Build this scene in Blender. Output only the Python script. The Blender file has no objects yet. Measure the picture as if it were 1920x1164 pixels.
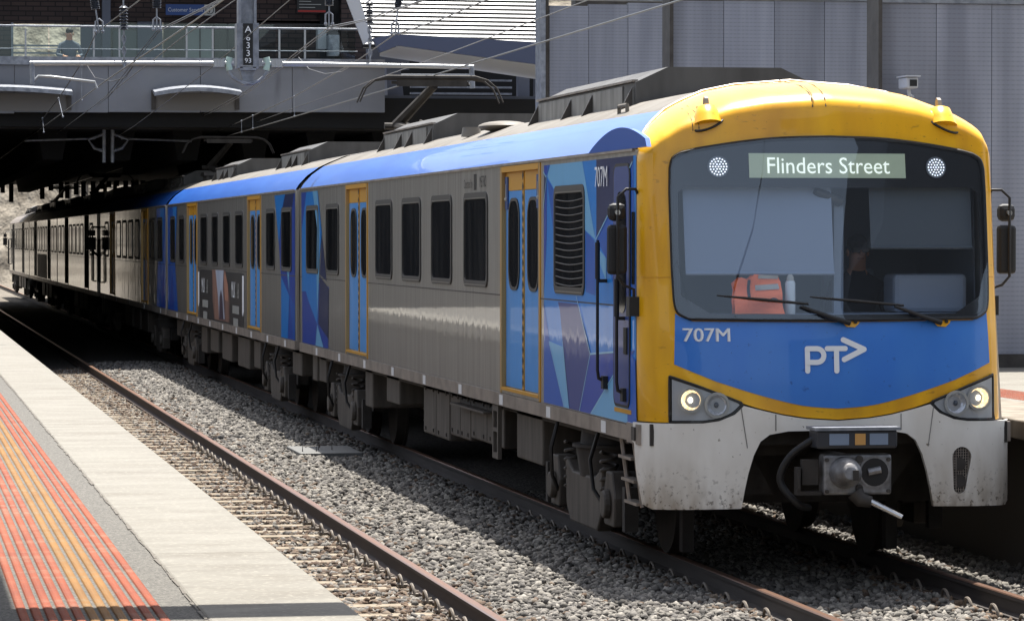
import bpy, bmesh, math, random
import numpy as np
from mathutils import Vector, Matrix
from mathutils.geometry import delaunay_2d_cdt
R = math.radians
random.seed(7); rng = np.random.default_rng(7)
sc = bpy.context.scene
C = sc.collection

# ------------------------------------------------------------------ camera, light, exposure
HC = 2.73                                   # camera height above the rail tops
YAW, PITCH, FOC = 10.02027, 1.15438, 6650.0
cd = bpy.data.cameras.new("camera"); cam = bpy.data.objects.new("camera", cd); C.objects.link(cam)
cd.sensor_width = 36.0; cd.lens = FOC / 1920 * 36.0; cd.clip_start = 0.5; cd.clip_end = 3000
cam.location = (0, 0, HC); cam.rotation_euler = (R(90 - PITCH), 0, R(-YAW))
sc.camera = cam
SUN = Vector((0.125, 0.31, 1.0)).normalized()
w = bpy.data.worlds.new("World"); sc.world = w; w.use_nodes = True
nt = w.node_tree; bgn = nt.nodes["Background"]
sky = nt.nodes.new("ShaderNodeTexSky"); sky.sky_type = 'NISHITA'; sky.sun_disc = False
sky.sun_elevation = math.asin(SUN.z); sky.sun_rotation = math.atan2(SUN.x, SUN.y)
sky.air_density = 1.0; sky.dust_density = 2.5; sky.ozone_density = 1.0
hs = nt.nodes.new("ShaderNodeHueSaturation"); hs.inputs["Saturation"].default_value = 0.5
nt.links.new(sky.outputs[0], hs.inputs["Color"]); nt.links.new(hs.outputs[0], bgn.inputs[0]); bgn.inputs[1].default_value = 0.112
ld = bpy.data.lights.new("sun", 'SUN'); ld.energy = 5.0; ld.angle = R(0.55); ld.color = (1.0, 0.955, 0.88)
lo = bpy.data.objects.new("sun", ld); C.objects.link(lo); lo.rotation_euler = SUN.to_track_quat('Z', 'Y').to_euler(); lo.location = (0, 0, 60)
sc.view_settings.view_transform = 'Standard'; sc.view_settings.look = 'None'
sc.view_settings.exposure = 1.2; sc.view_settings.gamma = 1.0
sc.render.film_transparent = False
sc.cycles.max_bounces = 8; sc.cycles.diffuse_bounces = 4; sc.cycles.glossy_bounces = 4
sc.cycles.transparent_max_bounces = 12; sc.cycles.use_denoising = True
sc.cycles.caustics_reflective = False; sc.cycles.caustics_refractive = False

# pixel of the 1920 px photograph -> point on a plane of the place (for distant structures)
_t, _p = R(YAW), R(PITCH)
_c, _s, _cp, _sp = math.cos(_t), math.sin(_t), math.cos(_p), math.sin(_p)
_Rv = (_c, -_s, 0.0); _Fv = (_s * _cp, _c * _cp, -_sp); _Uv = (_s * _sp, _c * _sp, _cp)
def _ray(u, v):
    a = (u - 960) / FOC; b = (582 - v) / FOC
    return [_Fv[i] + a * _Rv[i] + b * _Uv[i] for i in range(3)]
def at(u, v, Y):
    d = _ray(u, v); k = Y / d[1]; return (k * d[0], Y, HC + k * d[2])
def atX(u, v, X):
    d = _ray(u, v); k = X / d[0]; return (X, k * d[1], HC + k * d[2])

# ------------------------------------------------------------------ materials
def lin(c):
    return tuple((x / 255 / 12.92) if x / 255 <= 0.04045 else ((x / 255 + 0.055) / 1.055) ** 2.4 for x in c) + (1.0,)
def mat(name, col, rough=0.5, metal=0.0, col2=None, nscale=(3, 3, 3), ndetail=4.0, nlo=0.35, nhi=0.65,
        bump=0.0, bscale=(20, 20, 20), bdist=0.02, coat=0.0, emit=None, estr=0.0, spots=None, spec=0.5, rough2=None):
    m = bpy.data.materials.new(name); m.use_nodes = True
    N = m.node_tree.nodes; L = m.node_tree.links; b = N["Principled BSDF"]
    c1 = lin(col) if max(col) > 1 else tuple(col) + (1.0,)
    b.inputs["Base Color"].default_value = c1; b.inputs["Roughness"].default_value = rough
    b.inputs["Metallic"].default_value = metal; b.inputs["Specular IOR Level"].default_value = spec
    if coat: b.inputs["Coat Weight"].default_value = coat; b.inputs["Coat Roughness"].default_value = 0.03
    if emit:
        b.inputs["Emission Color"].default_value = lin(emit); b.inputs["Emission Strength"].default_value = estr
    tc = N.new("ShaderNodeTexCoord")
    def noise(scale, detail=4.0, rg=0.55):
        mp = N.new("ShaderNodeMapping"); mp.inputs["Scale"].default_value = scale
        L.new(tc.outputs["Object"], mp.inputs["Vector"])
        n = N.new("ShaderNodeTexNoise"); n.inputs["Scale"].default_value = 1.0
        n.inputs["Detail"].default_value = detail; n.inputs["Roughness"].default_value = rg
        L.new(mp.outputs[0], n.inputs["Vector"]); return n
    def rng_(sock, lo, hi, a=0.0, bb=1.0):
        r = N.new("ShaderNodeMapRange"); r.inputs[1].default_value = lo; r.inputs[2].default_value = hi
        r.inputs[3].default_value = a; r.inputs[4].default_value = bb; L.new(sock, r.inputs[0]); return r.outputs[0]
    src = None
    if col2 is not None:
        c2 = lin(col2) if max(col2) > 1 else tuple(col2) + (1.0,)
        n = noise(nscale, ndetail)
        fac = rng_(n.outputs["Fac"], nlo, nhi)
        mx = N.new("ShaderNodeMix"); mx.data_type = 'RGBA'
        L.new(fac, mx.inputs[0]); mx.inputs[6].default_value = c1; mx.inputs[7].default_value = c2
        src = mx.outputs[2]; L.new(src, b.inputs["Base Color"])
        if rough2 is not None: L.new(rng_(n.outputs["Fac"], nlo, nhi, rough, rough2), b.inputs["Roughness"])
    for sp in (spots or []):                              # (colour, scale, lo, hi, zlo, zhi): dirt specks, heavier from zhi down to zlo
        sc_, lo_, hi_ = sp[1], sp[2], sp[3]
        n = noise(sc_, 3.0, 0.6); fac = rng_(n.outputs["Fac"], lo_, hi_)
        if len(sp) > 4:
            sx = N.new("ShaderNodeSeparateXYZ"); L.new(tc.outputs["Object"], sx.inputs[0])
            g = rng_(sx.outputs[2], sp[4], sp[5], 1.0, 0.0)
            mm = N.new("ShaderNodeMath"); mm.operation = 'MULTIPLY'; L.new(fac, mm.inputs[0]); L.new(g, mm.inputs[1]); fac = mm.outputs[0]
        mx = N.new("ShaderNodeMix"); mx.data_type = 'RGBA'; L.new(fac, mx.inputs[0])
        if src is not None: L.new(src, mx.inputs[6])
        else: mx.inputs[6].default_value = c1
        mx.inputs[7].default_value = lin(sp[0]); src = mx.outputs[2]; L.new(src, b.inputs["Base Color"])
    if bump:
        n = noise(bscale, 3.0); bp = N.new("ShaderNodeBump"); bp.inputs["Strength"].default_value = bump
        bp.inputs["Distance"].default_value = bdist; L.new(n.outputs["Fac"], bp.inputs["Height"])
        L.new(bp.outputs[0], b.inputs["Normal"])
        if coat: L.new(bp.outputs[0], b.inputs["Coat Normal"])
    return m
def glass(name, tint, ior=1.55, rough=0.0, bump=0.0):
    m = bpy.data.materials.new(name); m.use_nodes = True
    N = m.node_tree.nodes; L = m.node_tree.links; N.remove(N["Principled BSDF"])
    t = N.new("ShaderNodeBsdfTransparent"); t.inputs[0].default_value = tuple(tint) + (1,)
    g = N.new("ShaderNodeBsdfGlossy"); g.inputs["Roughness"].default_value = rough; g.inputs["Color"].default_value = (.80, .90, 1.0, 1)
    f0 = ((ior - 1) / (ior + 1)) ** 2; ge = N.new("ShaderNodeNewGeometry"); dt_ = N.new("ShaderNodeVectorMath"); dt_.operation = 'DOT_PRODUCT'
    L.new(ge.outputs["Normal"], dt_.inputs[0]); L.new(ge.outputs["Incoming"], dt_.inputs[1])
    def mth(op, a, b=None):
        q = N.new("ShaderNodeMath"); q.operation = op
        for i_, v_ in enumerate((a, b)):
            if v_ is None: continue
            if isinstance(v_, (int, float)): q.inputs[i_].default_value = v_
            else: L.new(v_, q.inputs[i_])
        return q.outputs[0]
    sch = mth('ADD', mth('MULTIPLY', mth('POWER', mth('SUBTRACT', 1.0, mth('ABSOLUTE', dt_.outputs["Value"])), 5.0), 1 - f0), f0)
    mx = N.new("ShaderNodeMixShader"); L.new(sch, mx.inputs[0]); L.new(t.outputs[0], mx.inputs[1]); L.new(g.outputs[0], mx.inputs[2])
    L.new(mx.outputs[0], N["Material Output"].inputs[0]); return m

M = {}
M['yellow'] = mat('yellow_paint', (243, 183, 8), 0.32, col2=(226, 163, 14), nscale=(3, 3, .7), ndetail=6, coat=0.35, bump=0.04, bscale=(3, 3, 2), bdist=0.02,
                  spots=[((150, 105, 30), (9, 9, 30), 0.64, 0.8), ((120, 84, 26), (46, 46, 46), 0.71, 0.75), ((186, 128, 24), (1.6, 1.6, .5), 0.5, 0.8)])
M['blue_front'] = mat('blue_front_paint', (46, 116, 206), 0.35, col2=(56, 124, 208), nscale=(3, 3, 1), ndetail=6, coat=0.3, spots=[((34, 82, 156), (14, 14, 14), 0.66, 0.76), ((40, 66, 110), (40, 40, 40), 0.70, 0.74)])
M['white_paint'] = mat('white_paint', (234, 230, 222), 0.4, col2=(220, 214, 204), nscale=(2.5, 2.5, 1.2),
                       spots=[((158, 142, 120), (3.2, 3.2, .9), 0.42, 0.72, 0.46, 1.25), ((120, 100, 76), (7, 7, 3.5), 0.40, 0.66, 0.46, 0.80), ((78, 64, 50), (24, 24, 24), 0.56, 0.66, 0.50, 0.92), ((120, 106, 88), (22, 22, 22), 0.69, 0.73)])
M['steel'] = mat('brushed_steel', (202, 199, 193), 0.36, 0.62, col2=(180, 176, 169), nscale=(9, 9, 0.5), ndetail=5, bump=0.24, bscale=(1.2, 3.2, 0.5), bdist=0.012, coat=.85)
M['steel_rib'] = mat('sole_bar_steel', (165, 155, 146), 0.45, 0.6, col2=(135, 127, 120), nscale=(4, 4, 4))
M['roof_blue'] = mat('roof_blue_paint', (40, 92, 178), 0.32, col2=(48, 102, 188), nscale=(3, 0.6, 6), coat=0.25, bump=0.02, bscale=(6, .8, 6), bdist=0.01)
M['roof_top'] = mat('roof_grey', (116, 111, 103), 0.6, col2=(98, 92, 83), nscale=(2, 2, 2))
M['door_blue'] = mat('door_blue', (64, 150, 226), 0.4, col2=(58, 142, 216), nscale=(4, 4, 1), coat=0.2)
M['cabdoor_blue'] = mat('cab_door_blue', (52, 74, 138), 0.4, coat=0.3)
M['trim'] = mat('door_trim', (176, 146, 96), 0.4, 0.5)
M['gold'] = mat('gold_trim', (205, 150, 40), 0.4, 0.2)
M['black'] = mat('black_rubber', (18, 18, 20), 0.55)
M['blackgloss'] = mat('black_frit', (12, 13, 17), 0.25)
M['darkgrey'] = mat('dark_grey_metal', (74, 70, 66), 0.6, 0.2, col2=(54, 50, 47), nscale=(5, 5, 5), bump=0.2, bscale=(30, 30, 30), bdist=0.004)
M['under'] = mat('underframe_grime', (58, 54, 50), 0.75, 0.1, col2=(40, 36, 33), nscale=(6, 6, 3), ndetail=6, bump=0.2, bscale=(25, 25, 25), bdist=0.005)
M['underbox'] = mat('equipment_box_paint', (86, 80, 73), 0.65, 0.1, col2=(62, 56, 50), nscale=(8, 8, 1.2), ndetail=6)
M['pod'] = mat('pod_grey', (88, 87, 86), 0.6, 0.2, col2=(70, 69, 68), nscale=(4, 4, 1), bump=0.1, bscale=(20, 20, 4), bdist=0.005)
M['podside'] = mat('pod_panel_lit', (150, 148, 144), 0.5, 0.3, col2=(110, 108, 105), nscale=(6, 6, 1))  # paler than the pod: the brighter light on its side is in the colour
M['chrome'] = mat('polished_steel', (200, 200, 200), 0.2, 0.9)
M['coupler'] = mat('coupler_casting', (150, 150, 152), 0.5, 0.55, col2=(105, 103, 102), nscale=(9, 9, 9))
M['white'] = mat('white_lettering', (236, 238, 240), 0.5)
M['reflect'] = mat('reflector_square', (215, 215, 215), 0.5)
M['pane'] = mat('window_tint_reflections', (34, 35, 37), 0.05, col2=(66, 66, 66), nscale=(2, 2.6, .35), ndetail=3, nlo=.45, nhi=.75, spec=0.55, bump=0.03, bscale=(1, 1.5, 1), bdist=0.01)  # paler vertical streaks paint reflections into the glass colour
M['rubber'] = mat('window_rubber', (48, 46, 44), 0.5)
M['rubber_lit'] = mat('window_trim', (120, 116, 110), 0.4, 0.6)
M['rail_side'] = mat('rail_rust', (60, 46, 38), 0.8, col2=(46, 35, 29), nscale=(20, 1, 8), bump=0.15, bscale=(40, 6, 40), bdist=0.004)
M['rail_top'] = mat('rail_running', (176, 150, 138), 0.28, 0.9, col2=(190, 146, 120), nscale=(60, .3, 3))
M['rail_dull'] = mat('rail_weathered', (66, 60, 57), 0.7, 0.1, col2=(50, 45, 43), nscale=(20, 1, 8))
M['sleeper'] = mat('sleeper_concrete', (136, 125, 108), 0.9, col2=(98, 87, 73), nscale=(5, 9, 5), bump=0.3, bscale=(40, 40, 40), bdist=0.006)
M['clip'] = mat('clip_steel', (112, 104, 95), 0.6, 0.3)
M['ballast'] = mat('ballast_bed', (92, 86, 79), 0.95, col2=(42, 38, 35), nscale=(22, 22, 22), ndetail=8, nlo=.4, nhi=.6, bump=1.0, bscale=(24, 24, 24), bdist=0.05)
M['fargravel'] = mat('far_ballast', (118, 111, 100), 0.95, col2=(78, 72, 64), nscale=(3, 3, 3), ndetail=8, bump=1.0, bscale=(9, 9, 9), bdist=0.08)
M['coping'] = mat('coping_concrete', (117, 114, 106), 0.85, col2=(104, 100, 92), nscale=(1.6, 4, 5), ndetail=6, bump=0.15, bscale=(14, 40, 14), bdist=0.004,
                  spots=[((98, 93, 84), (1.4, 2.4, 1), 0.52, 0.78), ((136, 132, 122), (30, 60, 10), 0.56, 0.68), ((70, 66, 60), (9, 14, 9), 0.74, 0.765), ((84, 76, 65), (40, 40, 40), 0.74, 0.78)])
M['coping2'] = mat('coping_edge', (132, 124, 112), 0.9, col2=(98, 89, 78), nscale=(5, 5, 1.5))
M['asphalt'] = mat('platform_asphalt', (98, 95, 89), 0.9, col2=(64, 62, 58), nscale=(70, 70, 70), ndetail=2, nlo=.4, nhi=.62, bump=0.6, bscale=(90, 90, 90), bdist=0.006,
                   spots=[((136, 132, 124), (110, 110, 110), 0.62, 0.68)])
M['tac_o'] = mat('tactile_orange', (144, 72, 44), 0.85, col2=(128, 62, 40), nscale=(6, 2, 3), spots=[((140, 100, 80), (2, 5, 1), 0.5, 0.75), ((110, 84, 70), (30, 60, 10), 0.6, 0.7)])
M['tac_y'] = mat('tactile_yellow', (140, 100, 50), 0.85, col2=(124, 88, 44), nscale=(6, 2, 3), spots=[((128, 106, 76), (2, 5, 1), 0.5, 0.75)])
M['platwall'] = mat('platform_wall', (88, 84, 79), 0.9, col2=(88, 82, 76), nscale=(2, 2, 2))
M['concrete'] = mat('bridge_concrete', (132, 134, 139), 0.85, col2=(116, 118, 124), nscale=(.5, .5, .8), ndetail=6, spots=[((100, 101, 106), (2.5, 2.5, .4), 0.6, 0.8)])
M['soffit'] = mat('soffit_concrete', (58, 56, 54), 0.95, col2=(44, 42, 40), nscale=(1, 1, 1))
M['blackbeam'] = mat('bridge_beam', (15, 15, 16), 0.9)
M['panelgrey'] = mat('grey_cladding', (92, 96, 108), 0.6, 0.2)
M['fascia'] = mat('dark_blue_fascia', (72, 80, 104), 0.5, 0.2)
M['lightpanel'] = mat('pale_soffit', (186, 188, 192), 0.6)
M['louvre'] = mat('white_louvre', (176, 178, 180), 0.5)
M['galv'] = mat('galvanised_steel', (150, 154, 162), 0.45, 0.5, col2=(118, 122, 130), nscale=(9, 9, 9))
M['galvlight'] = mat('bright_tube', (168, 170, 172), 0.4, 0.5)
M['wire'] = mat('copper_wire', (112, 110, 108), 0.35, 0.7)
M['ins'] = mat('insulator_glaze', (70, 72, 78), 0.25)
M['insp'] = mat('insulator_pale', (176, 200, 190), 0.3)
M['signblue'] = mat('sign_blue', (28, 62, 118), 0.5)
M['signblack'] = mat('sign_black', (14, 15, 16), 0.5)
M['red'] = mat('sign_red', (150, 36, 30), 0.6)
M['orange'] = mat('hi_vis_orange', (255, 128, 78), 0.7, emit=None, bump=0.4, bscale=(14, 14, 14), bdist=0.02)
M['silver'] = mat('reflective_tape', (165, 165, 160), 0.4)
M['bottle'] = mat('bottle_white', (205, 215, 222), 0.3)
M['skin'] = mat('skin', (176, 126, 100), 0.6)
M['cloth'] = mat('dark_cloth', (34, 38, 50), 0.9)
M['shirt'] = mat('grey_shirt', (92, 98, 110), 0.9)
M['hair'] = mat('dark_hair', (26, 20, 17), 0.7)
M['blind'] = mat('roller_blind', (128, 142, 164), 0.8, bump=0.1, bscale=(4, 4, .5), bdist=.01)
M['blind_shaded'] = mat('roller_blind_shaded', (74, 82, 90), 0.8)  # same cloth as the other blind, with shade put into a darker colour
M['cabint'] = mat('cab_interior', (140, 150, 166), 0.7)
M['dash'] = mat('dash_grey', (124, 138, 158), 0.6)
M['rock'] = mat('embankment_rock', (150, 142, 129), 0.95, col2=(88, 80, 69), nscale=(.9, .9, .22), ndetail=9, nlo=.35, nhi=.68, bump=1.0, bscale=(.8, .8, .4), bdist=.6)
M['windscreen'] = glass('windscreen_glass', (.92, .96, 1.0), 1.85)
M['balglass'] = glass('balustrade_glass', (.82, .88, .86), 1.5)
M['lensglass'] = glass('lens_glass', (.92, .93, .95), 1.4)
M['reflector'] = mat('lamp_reflector', (226, 228, 232), 0.3, 0.6)
M['lampon'] = mat('lit_headlamp', (250, 240, 214), 0.3, 0.3, emit=(255, 222, 168), estr=.42, col2=(214, 180, 120), nscale=(45, 45, 22))
M['lampbowl'] = mat('lamp_bowl', (172, 176, 180), 0.4, 0.3)
M['led'] = mat('marker_led', (255, 255, 255), 0.4, emit=(238, 244, 255), estr=.5)
M['ledbase'] = mat('marker_base', (84, 90, 98), 0.4)
M['display'] = mat('display_panel', (150, 160, 138), 0.5, emit=(136, 148, 126), estr=0.16)
M['displaytext'] = mat('display_text', (245, 250, 240), 0.5, emit=(232, 240, 226), estr=0.34)
M['orange_lamp'] = mat('warning_sticker', (200, 150, 84), 0.5)
M['brick'] = None
def brick_mat():
    m = bpy.data.materials.new('dark_brick'); m.use_nodes = True; N = m.node_tree.nodes; L = m.node_tree.links; b = N["Principled BSDF"]
    tc = N.new("ShaderNodeTexCoord"); mp = N.new("ShaderNodeMapping"); mp.inputs["Rotation"].default_value = (R(90), 0, 0)
    L.new(tc.outputs["Object"], mp.inputs[0]); br = N.new("ShaderNodeTexBrick"); L.new(mp.outputs[0], br.inputs["Vector"])
    br.inputs["Color1"].default_value = lin((74, 60, 56)); br.inputs["Color2"].default_value = lin((56, 46, 44)); br.inputs["Mortar"].default_value = lin((34, 30, 30))
    br.inputs["Scale"].default_value = 1.0; br.inputs["Brick Width"].default_value = .36; br.inputs["Row Height"].default_value = .12; br.inputs["Mortar Size"].default_value = .016
    L.new(br.outputs[0], b.inputs["Base Color"]); b.inputs["Roughness"].default_value = .9; return m
M['brick'] = brick_mat()
def perf_mat():
    m = bpy.data.materials.new('perforated_cladding'); m.use_nodes = True; N = m.node_tree.nodes; L = m.node_tree.links; b = N["Principled BSDF"]
    tc = N.new("ShaderNodeTexCoord"); sx = N.new("ShaderNodeSeparateXYZ"); L.new(tc.outputs["Object"], sx.inputs[0])
    def wave(sock, k):
        a = N.new("ShaderNodeMath"); a.operation = 'MULTIPLY'; L.new(sock, a.inputs[0]); a.inputs[1].default_value = k
        s = N.new("ShaderNodeMath"); s.operation = 'SINE'; L.new(a.outputs[0], s.inputs[0]); return s.outputs[0]
    wx, wz = wave(sx.outputs[0], 2 * math.pi / .06), wave(sx.outputs[2], 2 * math.pi / .055)
    pr = N.new("ShaderNodeMath"); pr.operation = 'MULTIPLY_ADD'; L.new(wz, pr.inputs[0]); pr.inputs[1].default_value = .75
    wx2 = N.new("ShaderNodeMath"); wx2.operation = 'MULTIPLY'; L.new(wx, wx2.inputs[0]); wx2.inputs[1].default_value = .12; L.new(wx2.outputs[0], pr.inputs[2])
    mr = N.new("ShaderNodeMapRange"); L.new(pr.outputs[0], mr.inputs[0]); mr.inputs[1].default_value = .35; mr.inputs[2].default_value = .95
    n = N.new("ShaderNodeTexNoise"); mp = N.new("ShaderNodeMapping"); mp.inputs["Scale"].default_value = (2.2, 1, .22); L.new(tc.outputs["Object"], mp.inputs[0]); L.new(mp.outputs[0], n.inputs[0]); n.inputs["Scale"].default_value = 1; n.inputs["Detail"].default_value = 6
    r2 = N.new("ShaderNodeMapRange"); L.new(n.outputs["Fac"], r2.inputs[0]); r2.inputs[1].default_value = .35; r2.inputs[2].default_value = .7
    mx = N.new("ShaderNodeMix"); mx.data_type = 'RGBA'; L.new(r2.outputs[0], mx.inputs[0]); mx.inputs[6].default_value = lin((120, 123, 134)); mx.inputs[7].default_value = lin((156, 159, 170))
    oi = N.new("ShaderNodeObjectInfo"); ro = N.new("ShaderNodeMapRange"); L.new(oi.outputs["Random"], ro.inputs[0]); ro.inputs[3].default_value = .84; ro.inputs[4].default_value = 1.1
    hv = N.new("ShaderNodeHueSaturation"); L.new(ro.outputs[0], hv.inputs["Value"]); L.new(mx.outputs[2], hv.inputs["Color"])
    m2 = N.new("ShaderNodeMix"); m2.data_type = 'RGBA'; mq = N.new("ShaderNodeMath"); mq.operation = 'MULTIPLY'; L.new(mr.outputs[0], mq.inputs[0]); mq.inputs[1].default_value = .3
    L.new(mq.outputs[0], m2.inputs[0]); L.new(hv.outputs[0], m2.inputs[6]); m2.inputs[7].default_value = lin((60, 62, 70))
    L.new(m2.outputs[2], b.inputs["Base Color"]); b.inputs["Roughness"].default_value = .5; b.inputs["Metallic"].default_value = .25; return m
M['perf'] = perf_mat()

# ------------------------------------------------------------------ mesh helpers
class MB:
    def __init__(s): s.v = []; s.f = []; s.m = []
    def add(s, vs, fs, m=0):
        o = len(s.v); s.v += [tuple(p) for p in vs]; s.f += [[i + o for i in f] for f in fs]; s.m += [m] * len(fs); return s
    def box(s, x0, x1, y0, y1, z0, z1, m=0):
        return s.add([(x0, y0, z0), (x1, y0, z0), (x1, y1, z0), (x0, y1, z0), (x0, y0, z1), (x1, y0, z1), (x1, y1, z1), (x0, y1, z1)],
                     [(0, 3, 2, 1), (4, 5, 6, 7), (0, 1, 5, 4), (1, 2, 6, 5), (2, 3, 7, 6), (3, 0, 4, 7)], m)
    def prism(s, poly, ax, a, b, m=0):
        n = len(poly)
        def P(q, t): return (t, q[0], q[1]) if ax == 'x' else (q[0], t, q[1]) if ax == 'y' else (q[0], q[1], t)
        return s.add([P(q, a) for q in poly] + [P(q, b) for q in poly],
                     [list(range(n))[::-1], list(range(n, 2 * n))] + [(i, (i + 1) % n, n + (i + 1) % n, n + i) for i in range(n)], m)
    def tube(s, pts, r, n=8, m=0, caps=True):
        pts = [Vector(p) for p in pts]; k = len(pts); rs = r if isinstance(r, (list, tuple)) else [r] * k
        vs = []; fs = []; prev = None
        for i, p in enumerate(pts):
            d = (pts[min(i + 1, k - 1)] - pts[max(i - 1, 0)]).normalized()
            if prev is None:
                a = d.orthogonal().normalized()
            else:
                a = (prev - d * prev.dot(d)); a = a.normalized() if a.length > 1e-6 else d.orthogonal().normalized()
            prev = a; b = d.cross(a)
            for j in range(n):
                t = 2 * math.pi * j / n; vs.append(p + (a * math.cos(t) + b * math.sin(t)) * rs[i])
        for i in range(k - 1):
            for j in range(n):
                fs.append((i * n + j, i * n + (j + 1) % n, (i + 1) * n + (j + 1) % n, (i + 1) * n + j))
        if caps: fs += [list(range(n))[::-1], list(range((k - 1) * n, k * n))]
        return s.add(vs, fs, m)
    def cyl(s, a, b, r, r2=None, n=16, m=0): return s.tube([a, b], [r, r if r2 is None else r2], n, m)
    def ball(s, c, r, n=10, m=0):
        rx, ry, rz = r if isinstance(r, (tuple, list)) else (r, r, r); vs = []; fs = []
        for i in range(n + 1):
            p = math.pi * i / n
            for j in range(2 * n):
                t = math.pi * j / n; vs.append((c[0] + rx * math.sin(p) * math.cos(t), c[1] + ry * math.sin(p) * math.sin(t), c[2] + rz * math.cos(p)))
        for i in range(n):
            for j in range(2 * n): fs.append((i * 2 * n + j, (i + 1) * 2 * n + j, (i + 1) * 2 * n + (j + 1) % (2 * n), i * 2 * n + (j + 1) % (2 * n)))
        return s.add(vs, fs, m)
    def build(s, name, mats, parent=None, smooth=None, bevel=None, loc=None):
        me = bpy.data.meshes.new(name); me.from_pydata(s.v, [], s.f)
        for q in (mats if isinstance(mats, (list, tuple)) else [mats]): me.materials.append(M[q] if isinstance(q, str) else q)
        me.polygons.foreach_set("material_index", s.m)
        if len(s.f) < 30000:
            bm = bmesh.new(); bm.from_mesh(me); bmesh.ops.recalc_face_normals(bm, faces=bm.faces); bm.to_mesh(me); bm.free()
        if smooth:
            me.polygons.foreach_set("use_smooth", [True] * len(me.polygons)); me.set_sharp_from_angle(angle=R(smooth))
        me.update(); o = bpy.data.objects.new(name, me); C.objects.link(o)
        if parent is not None: o.parent = parent
        if loc: o.location = loc
        if bevel:
            bv = o.modifiers.new("bevel", 'BEVEL'); bv.width = bevel; bv.segments = 2; bv.limit_method = 'ANGLE'; bv.angle_limit = R(40)
        return o
def tag(o, label=None, cat=None, group=None, kind=None):
    if label: o["label"] = label
    if cat: o["category"] = cat
    if group: o["group"] = group
    if kind: o["kind"] = kind
    return o
def empty(name, loc, label, cat, group=None):
    o = bpy.data.objects.new(name, None); C.objects.link(o); o.location = loc; o.empty_display_size = .3
    return tag(o, label, cat, group)
def rrect(x0, x1, z0, z1, r, n=4):
    pts = []
    for cx, cz, a in ((x1 - r, z1 - r, 0), (x0 + r, z1 - r, 90), (x0 + r, z0 + r, 180), (x1 - r, z0 + r, 270)):
        for i in range(n + 1):
            t = R(a + 90 * i / n); pts.append((cx + r * math.cos(t), cz + r * math.sin(t)))
    return pts
def ring(mb, outer, inner, ax, a, b, m=0):
    n = len(outer)
    def P(q, t): return (t, q[0], q[1]) if ax == 'x' else (q[0], t, q[1]) if ax == 'y' else (q[0], q[1], t)
    vs = [P(q, a) for q in outer] + [P(q, a) for q in inner] + [P(q, b) for q in outer] + [P(q, b) for q in inner]
    fs = []
    for i in range(n):
        j = (i + 1) % n
        fs += [(i, j, n + j, n + i), (2 * n + i, 3 * n + i, 3 * n + j, 2 * n + j), (i, 2 * n + i, 2 * n + j, j), (n + i, n + j, 3 * n + j, 3 * n + i)]
    return mb.add(vs, fs, m)
def text2d(body, size, xs=1.0, align='LEFT', bold=0.0):
    cu = bpy.data.curves.new("t", 'FONT'); cu.body = body; cu.size = size; cu.align_x = align; cu.resolution_u = 3; cu.offset = bold
    o = bpy.data.objects.new("t", cu); C.objects.link(o)
    dg = bpy.context.evaluated_depsgraph_get(); me = bpy.data.meshes.new_from_object(o.evaluated_get(dg))
    vs = [(v.co.x * xs, v.co.y) for v in me.vertices]; fs = [list(p.vertices) for p in me.polygons]
    bpy.data.objects.remove(o); bpy.data.curves.remove(cu); bpy.data.meshes.remove(me)
    return vs, fs
def inside(p, poly):
    x, y = p; r = False; n = len(poly); j = n - 1
    for i in range(n):
        xi, yi = poly[i]; xj, yj = poly[j]
        if (yi > y) != (yj > y) and x < (xj - xi) * (y - yi) / (yj - yi) + xi: r = not r
        j = i
    return r
def resample(poly, h):
    out = []
    for i in range(len(poly)):
        a, b = poly[i], poly[(i + 1) % len(poly)]; d = math.hypot(b[0] - a[0], b[1] - a[1]); k = max(1, int(math.ceil(d / h)))
        out += [(a[0] + (b[0] - a[0]) * t / k, a[1] + (b[1] - a[1]) * t / k) for t in range(k)]
    return out
def fill2d(outer, holes=(), h=.06):
    loops = [resample(outer, h)] + [resample(q, h) for q in holes]; vs = []; es = []
    for lp in loops:
        o = len(vs); vs += [Vector(p) for p in lp]; es += [(o + i, o + (i + 1) % len(lp)) for i in range(len(lp))]
    xs = [p[0] for p in outer]; zs = [p[1] for p in outer]
    nb = len(vs); bp = np.array([(p[0], p[1]) for p in vs])
    x = min(xs) + h / 2
    while x < max(xs):
        z = min(zs) + h / 2
        while z < max(zs):
            if inside((x, z), outer) and not any(inside((x, z), q) for q in holes) and np.min(np.hypot(bp[:, 0] - x, bp[:, 1] - z)) > h * .4: vs.append(Vector((x, z)))
            z += h
        x += h
    v2, e2, f2 = delaunay_2d_cdt(vs, es, [], 0, 1e-5)[:3]
    fs = []
    for f in f2:
        c = (sum(v2[i][0] for i in f) / len(f), sum(v2[i][1] for i in f) / len(f))
        if inside(c, outer) and not any(inside(c, q) for q in holes): fs.append(list(f))
    return [(p[0], p[1]) for p in v2], fs
def interp(T, t):
    if t <= T[0][0]: return T[0][1]
    for (a, b), (c, d) in zip(T, T[1:]):
        if t <= c: return b + (d - b) * (t - a) / (c - a)
    return T[-1][1]

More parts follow.
